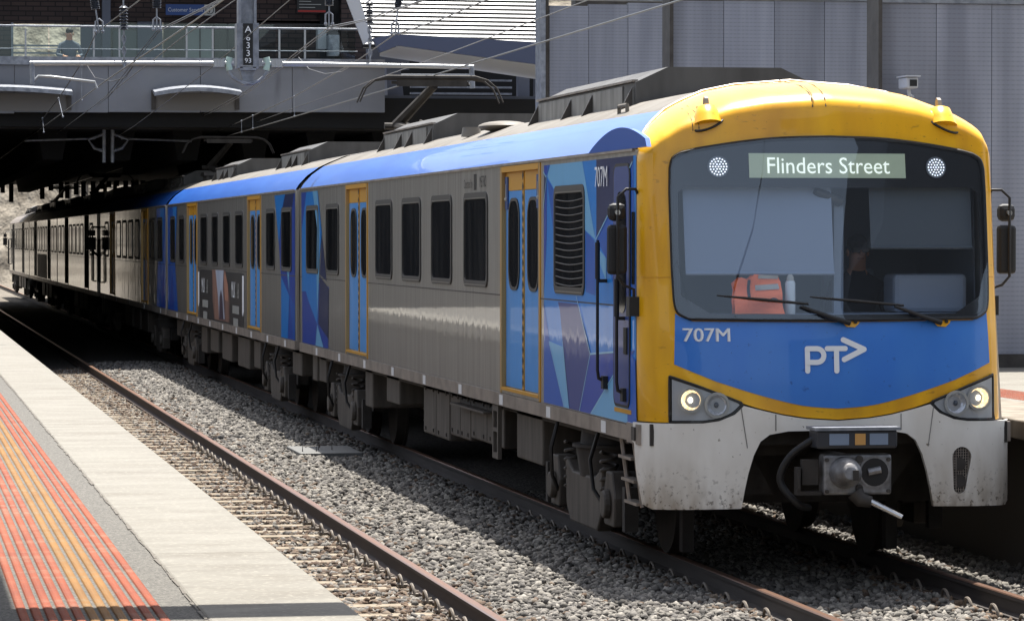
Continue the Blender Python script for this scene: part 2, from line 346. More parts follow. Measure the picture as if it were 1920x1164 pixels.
# ------------------------------------------------------------------ ground, ballast, tracks
XC = 7.58                                  # centre of the train
RAILS = [(2.60, 'far_left'), (4.35, 'adj'), (6.727, 'near'), (8.533, 'far')]
def gz(x):                                 # ballast surface across the line
    return interp([(-30, -.3), (1.5, -.25), (4.25, -.2), (4.36, -.19), (4.55, -.15), (5.5, -.12), (6.4, -.15), (6.7, -.2), (8.5, -.2), (8.75, -.17), (9.4, -.13), (9.8, -.12), (40, -.1)], x)
g = MB(); xs = [-400, -60, 1.0, 2.6, 4.25, 4.36, 4.55, 5.5, 6.4, 6.7, 8.5, 8.75, 9.4, 9.8, 40, 400]
ys = [-60, 5, 20, 40, 80, 140]
for a, b in zip(ys, ys[1:]):
    for c_, d in zip(xs, xs[1:]): g.add([(c_, a, gz(c_)), (d, a, gz(d)), (d, b, gz(d)), (c_, b, gz(c_))], [(0, 1, 2, 3)])
tag(g.build('ground', 'ballast'), kind='structure')
g = MB()
for c_, d in zip(xs, xs[1:]): g.add([(c_, 140, gz(c_)), (d, 140, gz(d)), (d, 900, gz(d)), (c_, 900, gz(c_))], [(0, 1, 2, 3)])
tag(g.build('far_ground', 'fargravel'), kind='structure')

def rail_mesh(x, y0, y1):
    pr = [(-.07, -.17), (.07, -.17), (.07, -.155), (.012, -.135), (.012, -.045), (.036, -.035), (.038, -.008), (.03, 0), (-.03, 0), (-.038, -.008), (-.036, -.035), (-.012, -.045), (-.012, -.135), (-.07, -.155)]
    mb = MB(); n = len(pr); vs = [(x + a, y0, b) for a, b in pr] + [(x + a, y1, b) for a, b in pr]
    for i in range(n):
        j = (i + 1) % n; mb.add([vs[i], vs[j], vs[n + j], vs[n + i]], [(0, 1, 2, 3)], 1 if i in (6, 7, 8) else 0)
    mb.add(vs[:n], [list(range(n))]); mb.add(vs[n:], [list(range(n))]); return mb
RL = ['dull left rail of the empty track, tucked under the platform edge', 'rusty brown rail with polished top on the empty track, sleepers and clips along its foot',
      'dark rail between the ballast strip and the train wheels below the steel side', 'rail under the train on the side of the far platform wall']
for (x, k), lb in zip(RAILS, RL):
    tag(rail_mesh(x, 6, 240).build('rail', ['rail_dull' if k in ('near', 'far') else 'rail_side', 'rail_top']), lb, 'rail')

def clip_mb(x, sgn):
    mb = MB(); pts = []
    for i in range(9):
        t = math.pi * i / 8; pts.append((x + sgn * (.12 + .012 * math.sin(t)), .10 * math.cos(t), -.168 + .088 * math.sin(t)))
    mb.tube(pts, .0125, 6)
    mb.tube([(x + sgn * .06, .07, -.145), (x + sgn * .15, .085, -.165)], .010, 6)
    mb.box(x + sgn * .06, x + sgn * .15, -.05, .05, -.18, -.155)
    return mb
def sleeper_proto(x0, x1, label, group, rails):
    mb = MB().prism([(-.11, -.40), (.11, -.40), (.095, -.185), (-.095, -.185)], 'x', x0, x1)
    o = tag(mb.build('sleeper', 'sleeper', bevel=.012), label, 'sleeper', group)
    for x, sg in rails: clip_mb(x, sg).build('rail_clip', 'clip', o, smooth=50)
    return o
def copy_tree(o, parent=None):
    c = o.copy(); C.objects.link(c)
    if parent is not None: c.parent = parent
    for ch in o.children: copy_tree(ch, c)
    return c
for x0, x1, lb, gr, rl, ya, yb, yc in (
        (2.1, 4.88, 'pale concrete sleeper showing between the stones beside the near platform', 'sleepers of the empty track', ((4.35, -1), (4.35, 1)), 13.2, 80, 50),
        (6.25, 9.0, 'grey concrete sleeper in the shade under the train', 'sleepers of the train track', ((6.727, -1), (8.533, -1), (8.533, 1)), 20.2, 38, 44)):
    p = sleeper_proto(x0, x1, lb, gr, rl); y = ya; first = True
    while y < yb:
        if first: o = p; first = False
        elif y < yc: o = copy_tree(p)
        else: o = p.copy(); C.objects.link(o)
        o.location = (random.uniform(-.015, .015), y, random.uniform(-.006, .006) - (.012 if x0 > 5 else 0)); o.rotation_euler[2] = random.uniform(-.006, .006)
        y += .67

# loose stones: one mesh of many small angular rocks
def stones(regions):
    t = (1 + 5 ** .5) / 2
    ico = np.array([(-1, t, 0), (1, t, 0), (-1, -t, 0), (1, -t, 0), (0, -1, t), (0, 1, t), (0, -1, -t), (0, 1, -t), (t, 0, -1), (t, 0, 1), (-t, 0, -1), (-t, 0, 1)], float) / math.sqrt(1 + t * t)
    tri = np.array([(0, 11, 5), (0, 5, 1), (0, 1, 7), (0, 7, 10), (0, 10, 11), (1, 5, 9), (5, 11, 4), (11, 10, 2), (10, 7, 6), (7, 1, 8), (3, 9, 4), (3, 4, 2), (3, 2, 6), (3, 6, 8), (3, 8, 9), (4, 9, 5), (2, 4, 11), (6, 2, 10), (8, 6, 7), (9, 8, 1)])
    V = []; cnt = 0; MI = []
    for x0, x1, y0, y1, den, smin, smax, mi in regions:
        n = int((x1 - x0) * (y1 - y0) * den); P = np.stack([rng.uniform(x0, x1, n), rng.uniform(y0, y1, n)], 1)
        keep = np.ones(n, bool)
        for rx, _ in RAILS: keep &= np.abs(P[:, 0] - rx) > .062
        P = P[keep]; n = len(P)
        if mi == 2: P[:, 1] = 13.2 + np.round((P[:, 1] - 13.2) / .67 - .5) * .67 + .335 + rng.normal(0, .1, n)
        S = rng.uniform(smin, smax, n)[:, None] * rng.uniform(.55, 1.15, (n, 3)); S[:, 2] *= .75
        J = ico[None] * (1 + rng.uniform(-.28, .28, (n, 12, 1))); J = J * S[:, None, :]
        a = rng.uniform(0, 6.283, n); b = rng.normal(0, .5, n); c = rng.normal(0, .5, n)
        ca, sa, cb, sb, cc, s_ = np.cos(a), np.sin(a), np.cos(b), np.sin(b), np.cos(c), np.sin(c)
        y_ = J[:, :, 1] * cb[:, None] - J[:, :, 2] * sb[:, None]; z_ = J[:, :, 1] * sb[:, None] + J[:, :, 2] * cb[:, None]; x_ = J[:, :, 0]
        x2 = x_ * cc[:, None] + z_ * s_[:, None]; z2 = -x_ * s_[:, None] + z_ * cc[:, None]
        x3 = x2 * ca[:, None] - y_ * sa[:, None]; y3 = x2 * sa[:, None] + y_ * ca[:, None]
        gx = np.interp(P[:, 0], [1.5, 4.25, 4.36, 4.55, 5.5, 6.4, 6.7, 8.5, 8.75, 9.4, 9.8], [-.25, -.2, -.19, -.15, -.12, -.15, -.2, -.2, -.17, -.13, -.12])
        z0 = gx + rng.uniform(-.008, .03, n) - (0.012 if mi == 2 else 0)
        V.append(np.stack([x3 + P[:, :1], y3 + P[:, 1:2], z2 + z0[:, None]], 2).reshape(-1, 3)); q_ = rng.integers(0, 4, n); near_ = np.min(np.abs(P[:, :1] - np.array([r_[0] for r_ in RAILS])[None]), 1); br_ = rng.uniform(0, 1, n) < (np.where(P[:, 0] < 4.35, .62, .75 * np.exp(-near_ / .22))); q_ = np.where(br_, rng.integers(4, 7, n), q_); MI.append(q_); cnt += n
    V = np.concatenate(V); MI = np.concatenate(MI)
    F = (tri[None] + (np.arange(cnt) * 12)[:, None, None]).reshape(-1)
    me = bpy.data.meshes.new('ballast_stones'); nf = cnt * 20
    me.vertices.add(len(V)); me.vertices.foreach_set("co", V.reshape(-1)); me.loops.add(nf * 3); me.loops.foreach_set("vertex_index", F)
    me.polygons.add(nf); me.polygons.foreach_set("loop_start", np.arange(0, nf * 3, 3)); me.polygons.foreach_set("loop_total", np.full(nf, 3))
    for c_ in ((116, 112, 107), (144, 139, 131), (86, 82, 78), (126, 121, 114), (106, 88, 72), (84, 68, 56), (118, 104, 90)):
        me.materials.append(mat('stone', c_, .95, col2=tuple(int(q * .72) for q in c_), nscale=(18, 18, 18)))
    me.polygons.foreach_set("material_index", np.repeat(MI, 20)); me.update(); me.validate()
    o = bpy.data.objects.new('ballast_stones', me); C.objects.link(o); return o
st = stones([(2.9, 4.3, 12, 34, 420, .022, .046, 2), (2.9, 4.3, 34, 80, 240, .024, .046, 2), (2.9, 4.3, 12, 34, 90, .02, .04, 0),
             (4.40, 6.68, 15, 30, 560, .022, .046, 0), (4.40, 6.68, 30, 44, 330, .026, .05, 0), (4.40, 6.68, 44, 62, 230, .03, .056, 0), (4.4, 6.6, 62, 82, 150, .035, .065, 0),
             (6.78, 8.47, 18, 40, 420, .024, .05, 0), (8.6, 9.75, 19, 34, 380, .024, .05, 0), (8.6, 9.75, 34, 55, 150, .03, .055, 0)])
tag(st, kind='stuff'); st["label"] = "grey crushed stone ballast between and around the tracks"

# cable pit lid with lifting handles
lid = empty('pit_lid', (5.66, 46.6, -.1), 'grey metal pit lid with wire handles lying in the ballast', 'pit lid')
MB().box(-.36, .46, -.80, .80, -.02, .05).build('lid_plate', mat('lid_metal', (98, 98, 96), .6, .3), lid, bevel=.01)
for hx, hy in ((-.2, -.45), (.05, -.1), (-.05, .45)):
    MB().tube([(hx - .09, hy, .04), (hx - .09, hy, .12), (hx + .09, hy, .12), (hx + .09, hy, .04)], .008, 6).build('lifting_handle', 'darkgrey', lid)

# ------------------------------------------------------------------ near platform
PZ = 1.22; XE = 1.875; XA = 1.254; T0, T1 = .512, 1.114
pf = tag(MB().box(-6, 1.70, -25, 78, -.4, PZ - .2).build('platform', 'platwall'), kind='structure')
MB().box(-6, XA - .004, -25, 78, PZ - .2, PZ).build('platform_paving', 'asphalt', pf)
cp = MB(); y = -25.0
while y < 78:
    cp.box(XA + random.uniform(-.004, .004), XE, y, y + 5.994, PZ - .22, PZ + .004); y += 6.0
cp.build('platform_coping', 'coping', pf, bevel=.012)
ck = MB(); y = 12.0; pts = []
while y < 40:
    ck.add([(XA - .010 + random.uniform(-.008, .008), y, PZ + .0055), (XA + .000 + random.uniform(-.005, .007), y, PZ + .0055), (XA + .0 + random.uniform(-.005, .007), y + .31, PZ + .0055), (XA - .010 + random.uniform(-.008, .008), y + .31, PZ + .0055)], [(0, 1, 2, 3)]); y += .34
ck.build('joint_crack', mat('joint_dirt', (96, 91, 84), .95), pf)
ts = MB(); nx = 11; dx = (T1 - T0) / nx
for i in range(nx):
    x = T0 + dx * (i + .5); mi = 1 if i in (5, 6, 7) else 0; y = 11.0
    while y < 46:
        r0, r1, hh = .0215, .017, .0055; k = 8 if y < 26 else 6; y_ = y
        b_ = [(x + r0 * math.cos(2 * math.pi * j / k), y_ + r0 * math.sin(2 * math.pi * j / k), PZ + .0005) for j in range(k)]
        t_ = [(x + r1 * math.cos(2 * math.pi * j / k), y_ + r1 * math.sin(2 * math.pi * j / k), PZ + hh) for j in range(k)]
        ts.add(b_ + t_, [list(range(k, 2 * k))] + [(j, (j + 1) % k, k + (j + 1) % k, k + j) for j in range(k)], mi)
        y += .0445
ts.build('tactile_paving', ['tac_o', 'tac_y'], pf)
# canopy and wall behind the camera on this platform (they shade and are reflected)
cn = empty('platform_canopy', (-2, 0, PZ), 'grey platform canopy over the near platform', 'canopy')
MB().box(-2.6, 2.985, -25, 19.5, 3.75, 3.95).build('canopy_roof', 'panelgrey', cn)
MB().box(2.985, 4.7, -25, 14.85, 3.75, 3.95).build('canopy_end', 'panelgrey', cn)
MB().box(2.985, 4.7, 15.3, 15.76, 3.75, 3.95).build('canopy_beam', 'panelgrey', cn)
for y in (-8, 4, 14): MB().box(-1.2, -1.0, y, y + .2, 0, 3.75).build('canopy_post', 'panelgrey', cn)
bw = MB().box(-6.4, -6.1, -25, 78, -.3, 4.2); tag(bw.build('platform_wall', mat('wall_paint', (122, 117, 111), .9, col2=(104, 99, 94), nscale=(.4, .4, .4))), 'long grey wall along the back of the near platform', 'wall')

# ------------------------------------------------------------------ far platform
pr_ = tag(MB().box(9.62, 40, 8, 80, -.4, PZ - .16).build('far_platform', 'platwall'), kind='structure')
MB().box(9.3, 10.35, 8, 80, PZ - .16, PZ + .004).build('platform_coping', 'coping2', pr_, bevel=.012)
MB().box(10.352, 40, 8, 80, PZ - .16, PZ).build('platform_paving', 'coping', pr_)
t2 = MB()
for i in range(11):
    y = 24.
    while y < 39.5:
        x = 10.5 + .0547 * i; t2.add([(x - .017, y - .012, PZ + .001), (x + .017, y - .012, PZ + .001), (x + .017, y + .012, PZ + .001), (x - .017, y + .012, PZ + .001), (x - .014, y - .009, PZ + .004), (x + .014, y - .009, PZ + .004), (x + .014, y + .009, PZ + .004), (x - .014, y + .009, PZ + .004)],
            [(4, 5, 6, 7), (0, 1, 5, 4), (1, 2, 6, 5), (2, 3, 7, 6), (3, 0, 4, 7)]); y += .055
t2.build('tactile_paving', ['tac_o'], pr_)
for y in (22.5, 28.2, 34.0): MB().box(9.585, 9.618, y, y + .25, -.3, PZ - .17).build('platform_pier', 'soffit', pr_)

# ------------------------------------------------------------------ the train
HW = 1.55                                   # half width of the bodies
ROOF = [(0, 4.07), (.5, 4.03), (.8, 3.97), (1.05, 3.87), (1.2, 3.80), (1.38, 3.67), (1.5, 3.54), (1.55, 3.46)]
def roofz(x): return interp(ROOF, abs(x))
ZS, ZB, ZT = 1.075, 1.205, 3.46             # skirt bottom, wall bottom, gutter
def car_side(root, y0, doors, wins, graphics, detail, sides=(-1, 1), dm=('gold', 'door_blue')):
    """walls, doors and windows. y values are absolute; the car's own frame starts at y0"""
    L = root['len']
    for sd in sides:
        X = sd * HW
        xi, xo = (X, X - sd * .10)
        wl = MB(); cuts = sorted((a - y0 - .07, b - y0 + .07) for a, b in doors); p = root['ystart']
        def slab(a, b, z0, z1): wl.box(min(xi, xo), max(xi, xo), a, b, z0, z1)
        for a, b in cuts:
            slab(p, a, ZB, ZT); slab(a, b, 3.445, ZT); slab(a, b, ZB, 1.255); p = b
        slab(p, L, ZB, ZT)
        wl.build('side_wall', 'steel', root)
        sb = MB(); sb.box(min(X + sd * .012, X - sd * .2), max(X + sd * .012, X - sd * .2), root['ystart'], L, ZS, ZB - .003, 0)
        s_ = sb.build('sole_bar', ['steel_rib'], root)
        y = 1.3
        while y < L - .3 and (sd < 0 or detail):
            MB().box(min(X + sd * .012, X + sd * .015), max(X + sd * .012, X + sd * .015), y - .1, y + .1, 1.085, 1.185).build('reflector', 'reflect', s_); y += 2.55 if detail else 5.1
        gt = MB().box(min(X + sd * .02, X - sd * .05), max(X + sd * .02, X - sd * .05), root['ystart'] + .1, L, ZT - .012, ZT + .012).build('gutter', 'steel_rib', root)
        tr = MB(); segs = []; p = root['ystart']
        for a, b in cuts: segs.append((p, a)); p = b
        segs.append((p, L))
        for a, b in segs:
            if b - a > .3: tr.box(min(X, X + sd * .004), max(X, X + sd * .004), a, b, 2.168, 2.18)
        if sd < 0: tr.build('belt_seam', 'darkgrey', root)
        for a, b in doors:
            a -= y0; b -= y0; m = (a + b) / 2; xr = X - sd * .035
            def bx(mb, x0, x1, ya, yb, z0, z1, mi=0): mb.box(min(x0, x1), max(x0, x1), ya, yb, z0, z1, mi)
            fr = MB(); bx(fr, X + sd * .010, X - sd * .06, a - .068, a - .002, ZB + .002, 3.442, 1); bx(fr, X + sd * .010, X - sd * .06, b + .002, b + .068, ZB + .002, 3.442, 1)
            bx(fr, X + sd * .012, X - sd * .06, a - .001, b + .001, 3.385, 3.442); bx(fr, X + sd * .014, X - sd * .08, a - .001, b + .001, 1.238, 1.268)
            bx(fr, X + sd * .006, X - sd * .06, a - .001, b + .001, ZB + .003, 1.236, 2); bx(fr, X + sd * .0105, X - sd * .02, a - .085, a - .069, ZB + .002, 3.442, 0); bx(fr, X + sd * .0105, X - sd * .02, b + .069, b + .085, ZB + .002, 3.442, 0)
            dr = fr.build('door', [dm[0], 'trim' if dm[0] == 'gold' else dm[0], 'steel'], root)
            for q in (0, 1):
                ya, yb = (a, m - .046) if q == 0 else (m + .046, b)
                lf = MB(); bx(lf, xr, xr - sd * .05, ya, yb, 1.275, 3.20, 0); bx(lf, xr + sd * .002, xr - sd * .05, ya, yb, 3.203, 3.383, 1)
                lf.build('door_leaf', [dm[1], dm[0]], dr)
                yc = (ya + yb) / 2
                ow = rrect(yc - .30, yc + .30, 2.23, 3.13, .2); iw = rrect(yc - .27, yc + .27, 2.26, 3.10, .18)
                gl = MB(); ring(gl, ow, iw, 'x', xr + sd * .002, xr + sd * .012, 0); gl.prism(iw, 'x', xr + sd * .003, xr + sd * .006, 1)
                gl.build('door_window', ['rubber', 'pane'], dr)
            sl = MB(); bx(sl, xr + sd * .01, xr - sd * .05, m - .045, m + .045, 1.276, 3.38, 0)
            if detail:
                z = 1.3
                while z < 3.36:
                    for e in (-1, 1):
                        sl.add([(xr + sd * .0125, m + e * .003, z - .004), (xr + sd * .0125, m + e * .045, z + .045), (xr + sd * .0125, m + e * .003, z + .094)], [(0, 1, 2)], 1)
                    z += .105
            sl.build('door_seal', [dm[0], 'black'], dr)
        for k, (a, b) in enumerate(wins):
            a -= y0; b -= y0; o_ = rrect(a, b, 2.235, 3.21, .11); i_ = rrect(a + .05, b - .05, 2.30, 3.14, .08)
            wm = MB(); ring(wm, o_, i_, 'x', X + sd * .001, X + sd * .014, 0)
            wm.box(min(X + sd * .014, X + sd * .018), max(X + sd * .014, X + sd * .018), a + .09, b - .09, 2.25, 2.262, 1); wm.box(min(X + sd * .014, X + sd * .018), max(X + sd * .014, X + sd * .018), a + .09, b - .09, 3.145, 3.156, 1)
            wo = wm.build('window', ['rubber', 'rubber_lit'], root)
            pn = MB(); pn.prism(i_, 'x', X + sd * .002, X + sd * .006, 0)
            pn.build('pane', ['pane'], wo)
    for i, (poly, col, lay) in enumerate(graphics):
        mb = MB(); mb.add([(-HW - .003 - .0016 * lay, a - y0, b) for a, b in poly], [list(range(len(poly)))]); GR.setdefault(col, []).append((mb, root))
GR = {}
GCOL = {'L': (128, 200, 250), 'M': (34, 148, 244), 'D': (28, 104, 210), 'N': (36, 52, 104), 'I': (44, 84, 192), 'S': (58, 80, 156), 'K': (165, 220, 250)}
for k, v in GCOL.items(): M['g' + k] = mat('livery_blue_' + k.lower(), v, .3, coat=.6, bump=.3, bscale=(1.2, 3.4, .5), bdist=.012)
def flush_graphics(root):
    ks = list(GR); allm = MB()
    for i, k in enumerate(ks):
        for mb, r in GR[k]: allm.add(mb.v, mb.f, i)
    if ks: allm.build('livery_panel', ['g' + k for k in ks], root)
    GR.clear()
def add_graphics(root, y0, graphics):
    for poly, col, lay in graphics:
        mb = MB(); mb.add([(-HW - .003 - .0016 * lay, a - y0, b) for a, b in poly], [list(range(len(poly)))]); GR.setdefault(col, []).append((mb, root))
    flush_graphics(root)
def roof_mesh(root, L, front=None, mats=('roof_top', 'roof_blue')):
    xs = [-1.55, -1.5, -1.44, -1.38, -1.29, -1.2, -1.05, -.92, -.8, -.5, -.25, 0]; xs = xs + [-x for x in xs[-2::-1]]
    ys = [None] + [L * t / 6 for t in range(1, 7)]; mb = MB(); V = []
    for k, yy in enumerate(ys):
        for x in xs:
            y = (front(x) if front else 0.) if yy is None else max(yy, (front(x) + .02 if front else 0))
            V.append((x, y, roofz(x)))
    n = len(xs); mb.v = V
    for k in range(len(ys) - 1):
        for i in range(n - 1):
            mb.f.append([k * n + i, k * n + i + 1, (k + 1) * n + i + 1, (k + 1) * n + i]); mb.m.append(1 if abs(xs[i] + xs[i + 1]) / 2 > 1.16 else 0)
    return mb.build('roof', list(mats), root, smooth=40)
def pod(root, y0, y1, name='roof_pod'):
    pr = [(-.83, 3.9), (-.83, 4.16), (-.53, 4.30), (.53, 4.30), (.83, 4.16), (.83, 3.9)]
    o = MB().prism(pr, 'y', y0, y1).build(name, 'pod', root)
    pl = MB(); n = max(2, int((y1 - y0) / .8))
    pl.box(-.845, -.832, y0 + .55, y1 - .05, 3.92, 4.14)
    pl.build('pod_panel_lit', 'podside', o)
    rm = MB().box(-.86, -.80, y0 + .05, y1, 4.165, 4.185); rm.build('pod_rim', 'steel_rib', o)
    for t in (.02, .4, .62, .99):
        y = y0 + (y1 - y0) * t; MB().prism([(-.846, 3.86), (-.98, 3.86), (-.846, 4.12)], 'y', y - .02, y + .02).build('pod_bracket', 'darkgrey', o)
    return o
def bogie(root, yc, detail):
    o = MB().box(-1.07, 1.07, yc - .35, yc + .35, .45, .6).build('bogie', 'under', root)
    for sd in (-1, 1):
        bo = MB(); x0, x1 = sorted((sd * 1.08, sd * 1.24)); xa, xb = sorted((sd * 1.10, sd * 1.44))
        bo.prism([(yc - 1.75, .62), (yc - 1.2, .72), (yc - .55, .50), (yc + .55, .50), (yc + 1.2, .72), (yc + 1.75, .62), (yc + 1.7, .45), (yc + 1.0, .48), (yc + .5, .34), (yc - .5, .34), (yc - 1.0, .48), (yc - 1.7, .45)], 'x', x0, x1); bo.build('side_frame', 'under', o)
    for sd in (-1, 1):
        pl = MB(); xa, xb = sorted((sd * 1.26, sd * 1.40))
        pl.prism([(yc - .86, .74), (yc - .5, .62), (yc + .5, .62), (yc + .86, .74), (yc + .80, .30), (yc + .62, .15), (yc - .62, .15), (yc - .80, .30)], 'x', xa, xb)
        pl.build('bogie_plate', 'underbox', o, bevel=.02)
        ab = MB(); ab.cyl((sd * 1.06, yc, .60), (sd * 1.06, yc, .86), .36, .40, 20); ab.cyl((sd * 1.06, yc, .862), (sd * 1.06, yc, .89), .43, .43, 20); ab.cyl((sd * 1.06, yc, .892), (sd * 1.06, yc, 1.06), .36, .34, 20)
        ab.build('air_spring', 'under', o, smooth=40)
        for e in (-1, 1):
            ya = yc + e * 1.25; wx = RAILS[2][0] - XC if sd < 0 else RAILS[3][0] - XC
            wh = MB(); wh.cyl((wx - sd * .05, ya, .44), (wx + sd * .065, ya, .44), .44, .43, 28); wh.cyl((wx - sd * .085, ya, .44), (wx - sd * .05, ya, .44), .475, .475, 28)
            wh.build('wheel', 'under', o, smooth=40)
            ax = MB(); ax.prism([(ya - .2, .25), (ya + .2, .25), (ya + .24, .5), (ya + .12, .72), (ya - .12, .72), (ya - .24, .5)], 'x', *sorted((sd * 1.25, sd * 1.42))); ax.cyl((sd * 1.42, ya, .44), (sd * 1.48, ya, .44), .13, .12, 16)
            ax.build('axle_box', 'underbox', o, bevel=.015)
            if detail:
                sp = MB(); pts = [(sd * 1.33 + .075 * math.cos(t * .9), ya - e * .42 + .075 * math.sin(t * .9), .42 + t * .0115) for t in range(0, 40)]
                sp.tube(pts, .016, 6); sp.build('spring', 'darkgrey', o, smooth=60)
                hs = MB(); hs.tube([(sd * 1.45, ya - e * .3, 1.05), (sd * 1.52, ya - e * .33, .8), (sd * 1.5, ya - e * .28, .55), (sd * 1.42, ya - e * .16, .4)], .018, 6); hs.build('hose', 'black', o, smooth=60)
                MB().box(*sorted((sd * 1.28, sd * 1.40)), *sorted((ya + e * .48, ya + e * .58)), .24, .62).build('sand_box', 'under', o)
    return o
def underbox(root, ya, yb, z0, name='equipment_box', x=1.40, m='underbox', split=0):
    mb = MB(); mb.box(-x, x, ya, yb, z0, 1.06)
    o = mb.build(name, m, root, bevel=.02)
    d = MB()
    if split:
        for i in range(1, split): y = ya + (yb - ya) * i / split; d.box(-x - .004, -x, y - .012, y + .012, z0 + .02, 1.02)
        for i in range(split):
            y = ya + (yb - ya) * (i + .5) / split
            for q in (-.3, .3):
                yy = y + q * (yb - ya) / split
                for zz in (z0 + .06, 1.0): d.box(-x - .012, -x, yy - .018, yy + .018, zz - .02, zz + .02)
        d.build('box_latch', 'darkgrey', o)
    return o
def panto(root, y, z0=4.02, zh=5.01):
    mb = MB()
    mb.box(-.55, .55, y - .45, y + .45, z0 + .12, z0 + .2)
    for sx in (-.45, .45):
        for sy in (-.35, .35): mb.cyl((sx, y + sy, z0 - .05), (sx, y + sy, z0 + .12), .06, .06, 10)
    o = mb.build('pantograph', 'darkgrey', root)
    am = MB(); k = (-.36, y + .75, z0 + .32)
    am.tube([(-.2, y - .2, z0 + .22), (-.32, y + .72, z0 + .34)], .07, 8); am.tube([(-.32, y + .74, z0 + .34), (.06, y - .35, zh - .12)], [.085, .06], 8); am.tube([(-.5, y + .72, z0 + .33), (-.14, y + .72, z0 + .33)], .05, 8)
    am.tube([(.1, y - .1, z0 + .24), (.0, y + .55, z0 + .4)], .025, 6)
    am.build('pantograph_arm', 'under', o, smooth=40)
    hd = MB()
    for e in (-.16, .16):
        pts = [(-1.02, y - .35 + e, zh - .36), (-.93, y - .35 + e, zh - .16), (-.8, y - .35 + e, zh - .05), (-.62, y - .35 + e, zh - .01), (.62, y - .35 + e, zh - .01), (.8, y - .35 + e, zh - .05), (.93, y - .35 + e, zh - .16), (1.02, y - .35 + e, zh - .36)]
        hd.tube(pts, [.012, .014, .016, .03, .03, .016, .014, .012], 6)
    hd.box(-.55, .55, y - .38, y - .32, zh - .1, zh - .06); hd.box(-.5, .5, y - .56, y - .54, zh - .14, zh - .05)
    hd.build('pantograph_head', 'under', o, smooth=50)
    return o
def end_wall(root, y, x=HW):
    MB().prism([(-x + .02, ZS), (-x + .02, ZT - .02)] + [(a, roofz(a) - .03) for a in (-1.45, -1.2, -.8, 0, .8, 1.2, 1.45)] + [(x - .02, ZT - .02), (x - .02, ZS)], 'y', y - .02, y + .02).build('end_wall', 'darkgrey', root)
def gangway(root, y0, y1):
    mb = MB(); n = 6
    for i in range(n):
        a = y0 + (y1 - y0) * i / n; b = y0 + (y1 - y0) * (i + .82) / n; q = 1.42 if i % 2 == 0 else 1.38
        mb.prism([(-q, 1.12), (-q, 3.40), (-1.25, 3.66), (-.7, 3.84), (.7, 3.84), (1.25, 3.66), (q, 3.40), (q, 1.12)], 'y', a, b)
    mb.build('gangway_bellows', 'black', root)
    MB().tube([(-1.5, y1 - .1, 1.1), (-1.52, y1 - .12, 2.2), (-1.5, y1 - .1, 3.45)], .035, 8).build('gangway_hose', 'rubber_lit', root)

W_M = [(35.53, 37.02), (37.84, 39.29), (40.09, 41.58), (42.42, 43.88), (47.53, 48.93), (49.80, 51.27)]
D_M = [(32.66, 34.66), (44.72, 46.72)]
W_T = [(53.16, 54.55), (55.5, 56.77), (60.56, 61.87), (62.88, 64.16), (65.2, 66.4), (67.4, 68.8), (72.64, 73.9), (74.95, 76.2)]
D_T = [(57.72, 59.72), (69.75, 71.9)]
CAB = (30.44, 31.88)

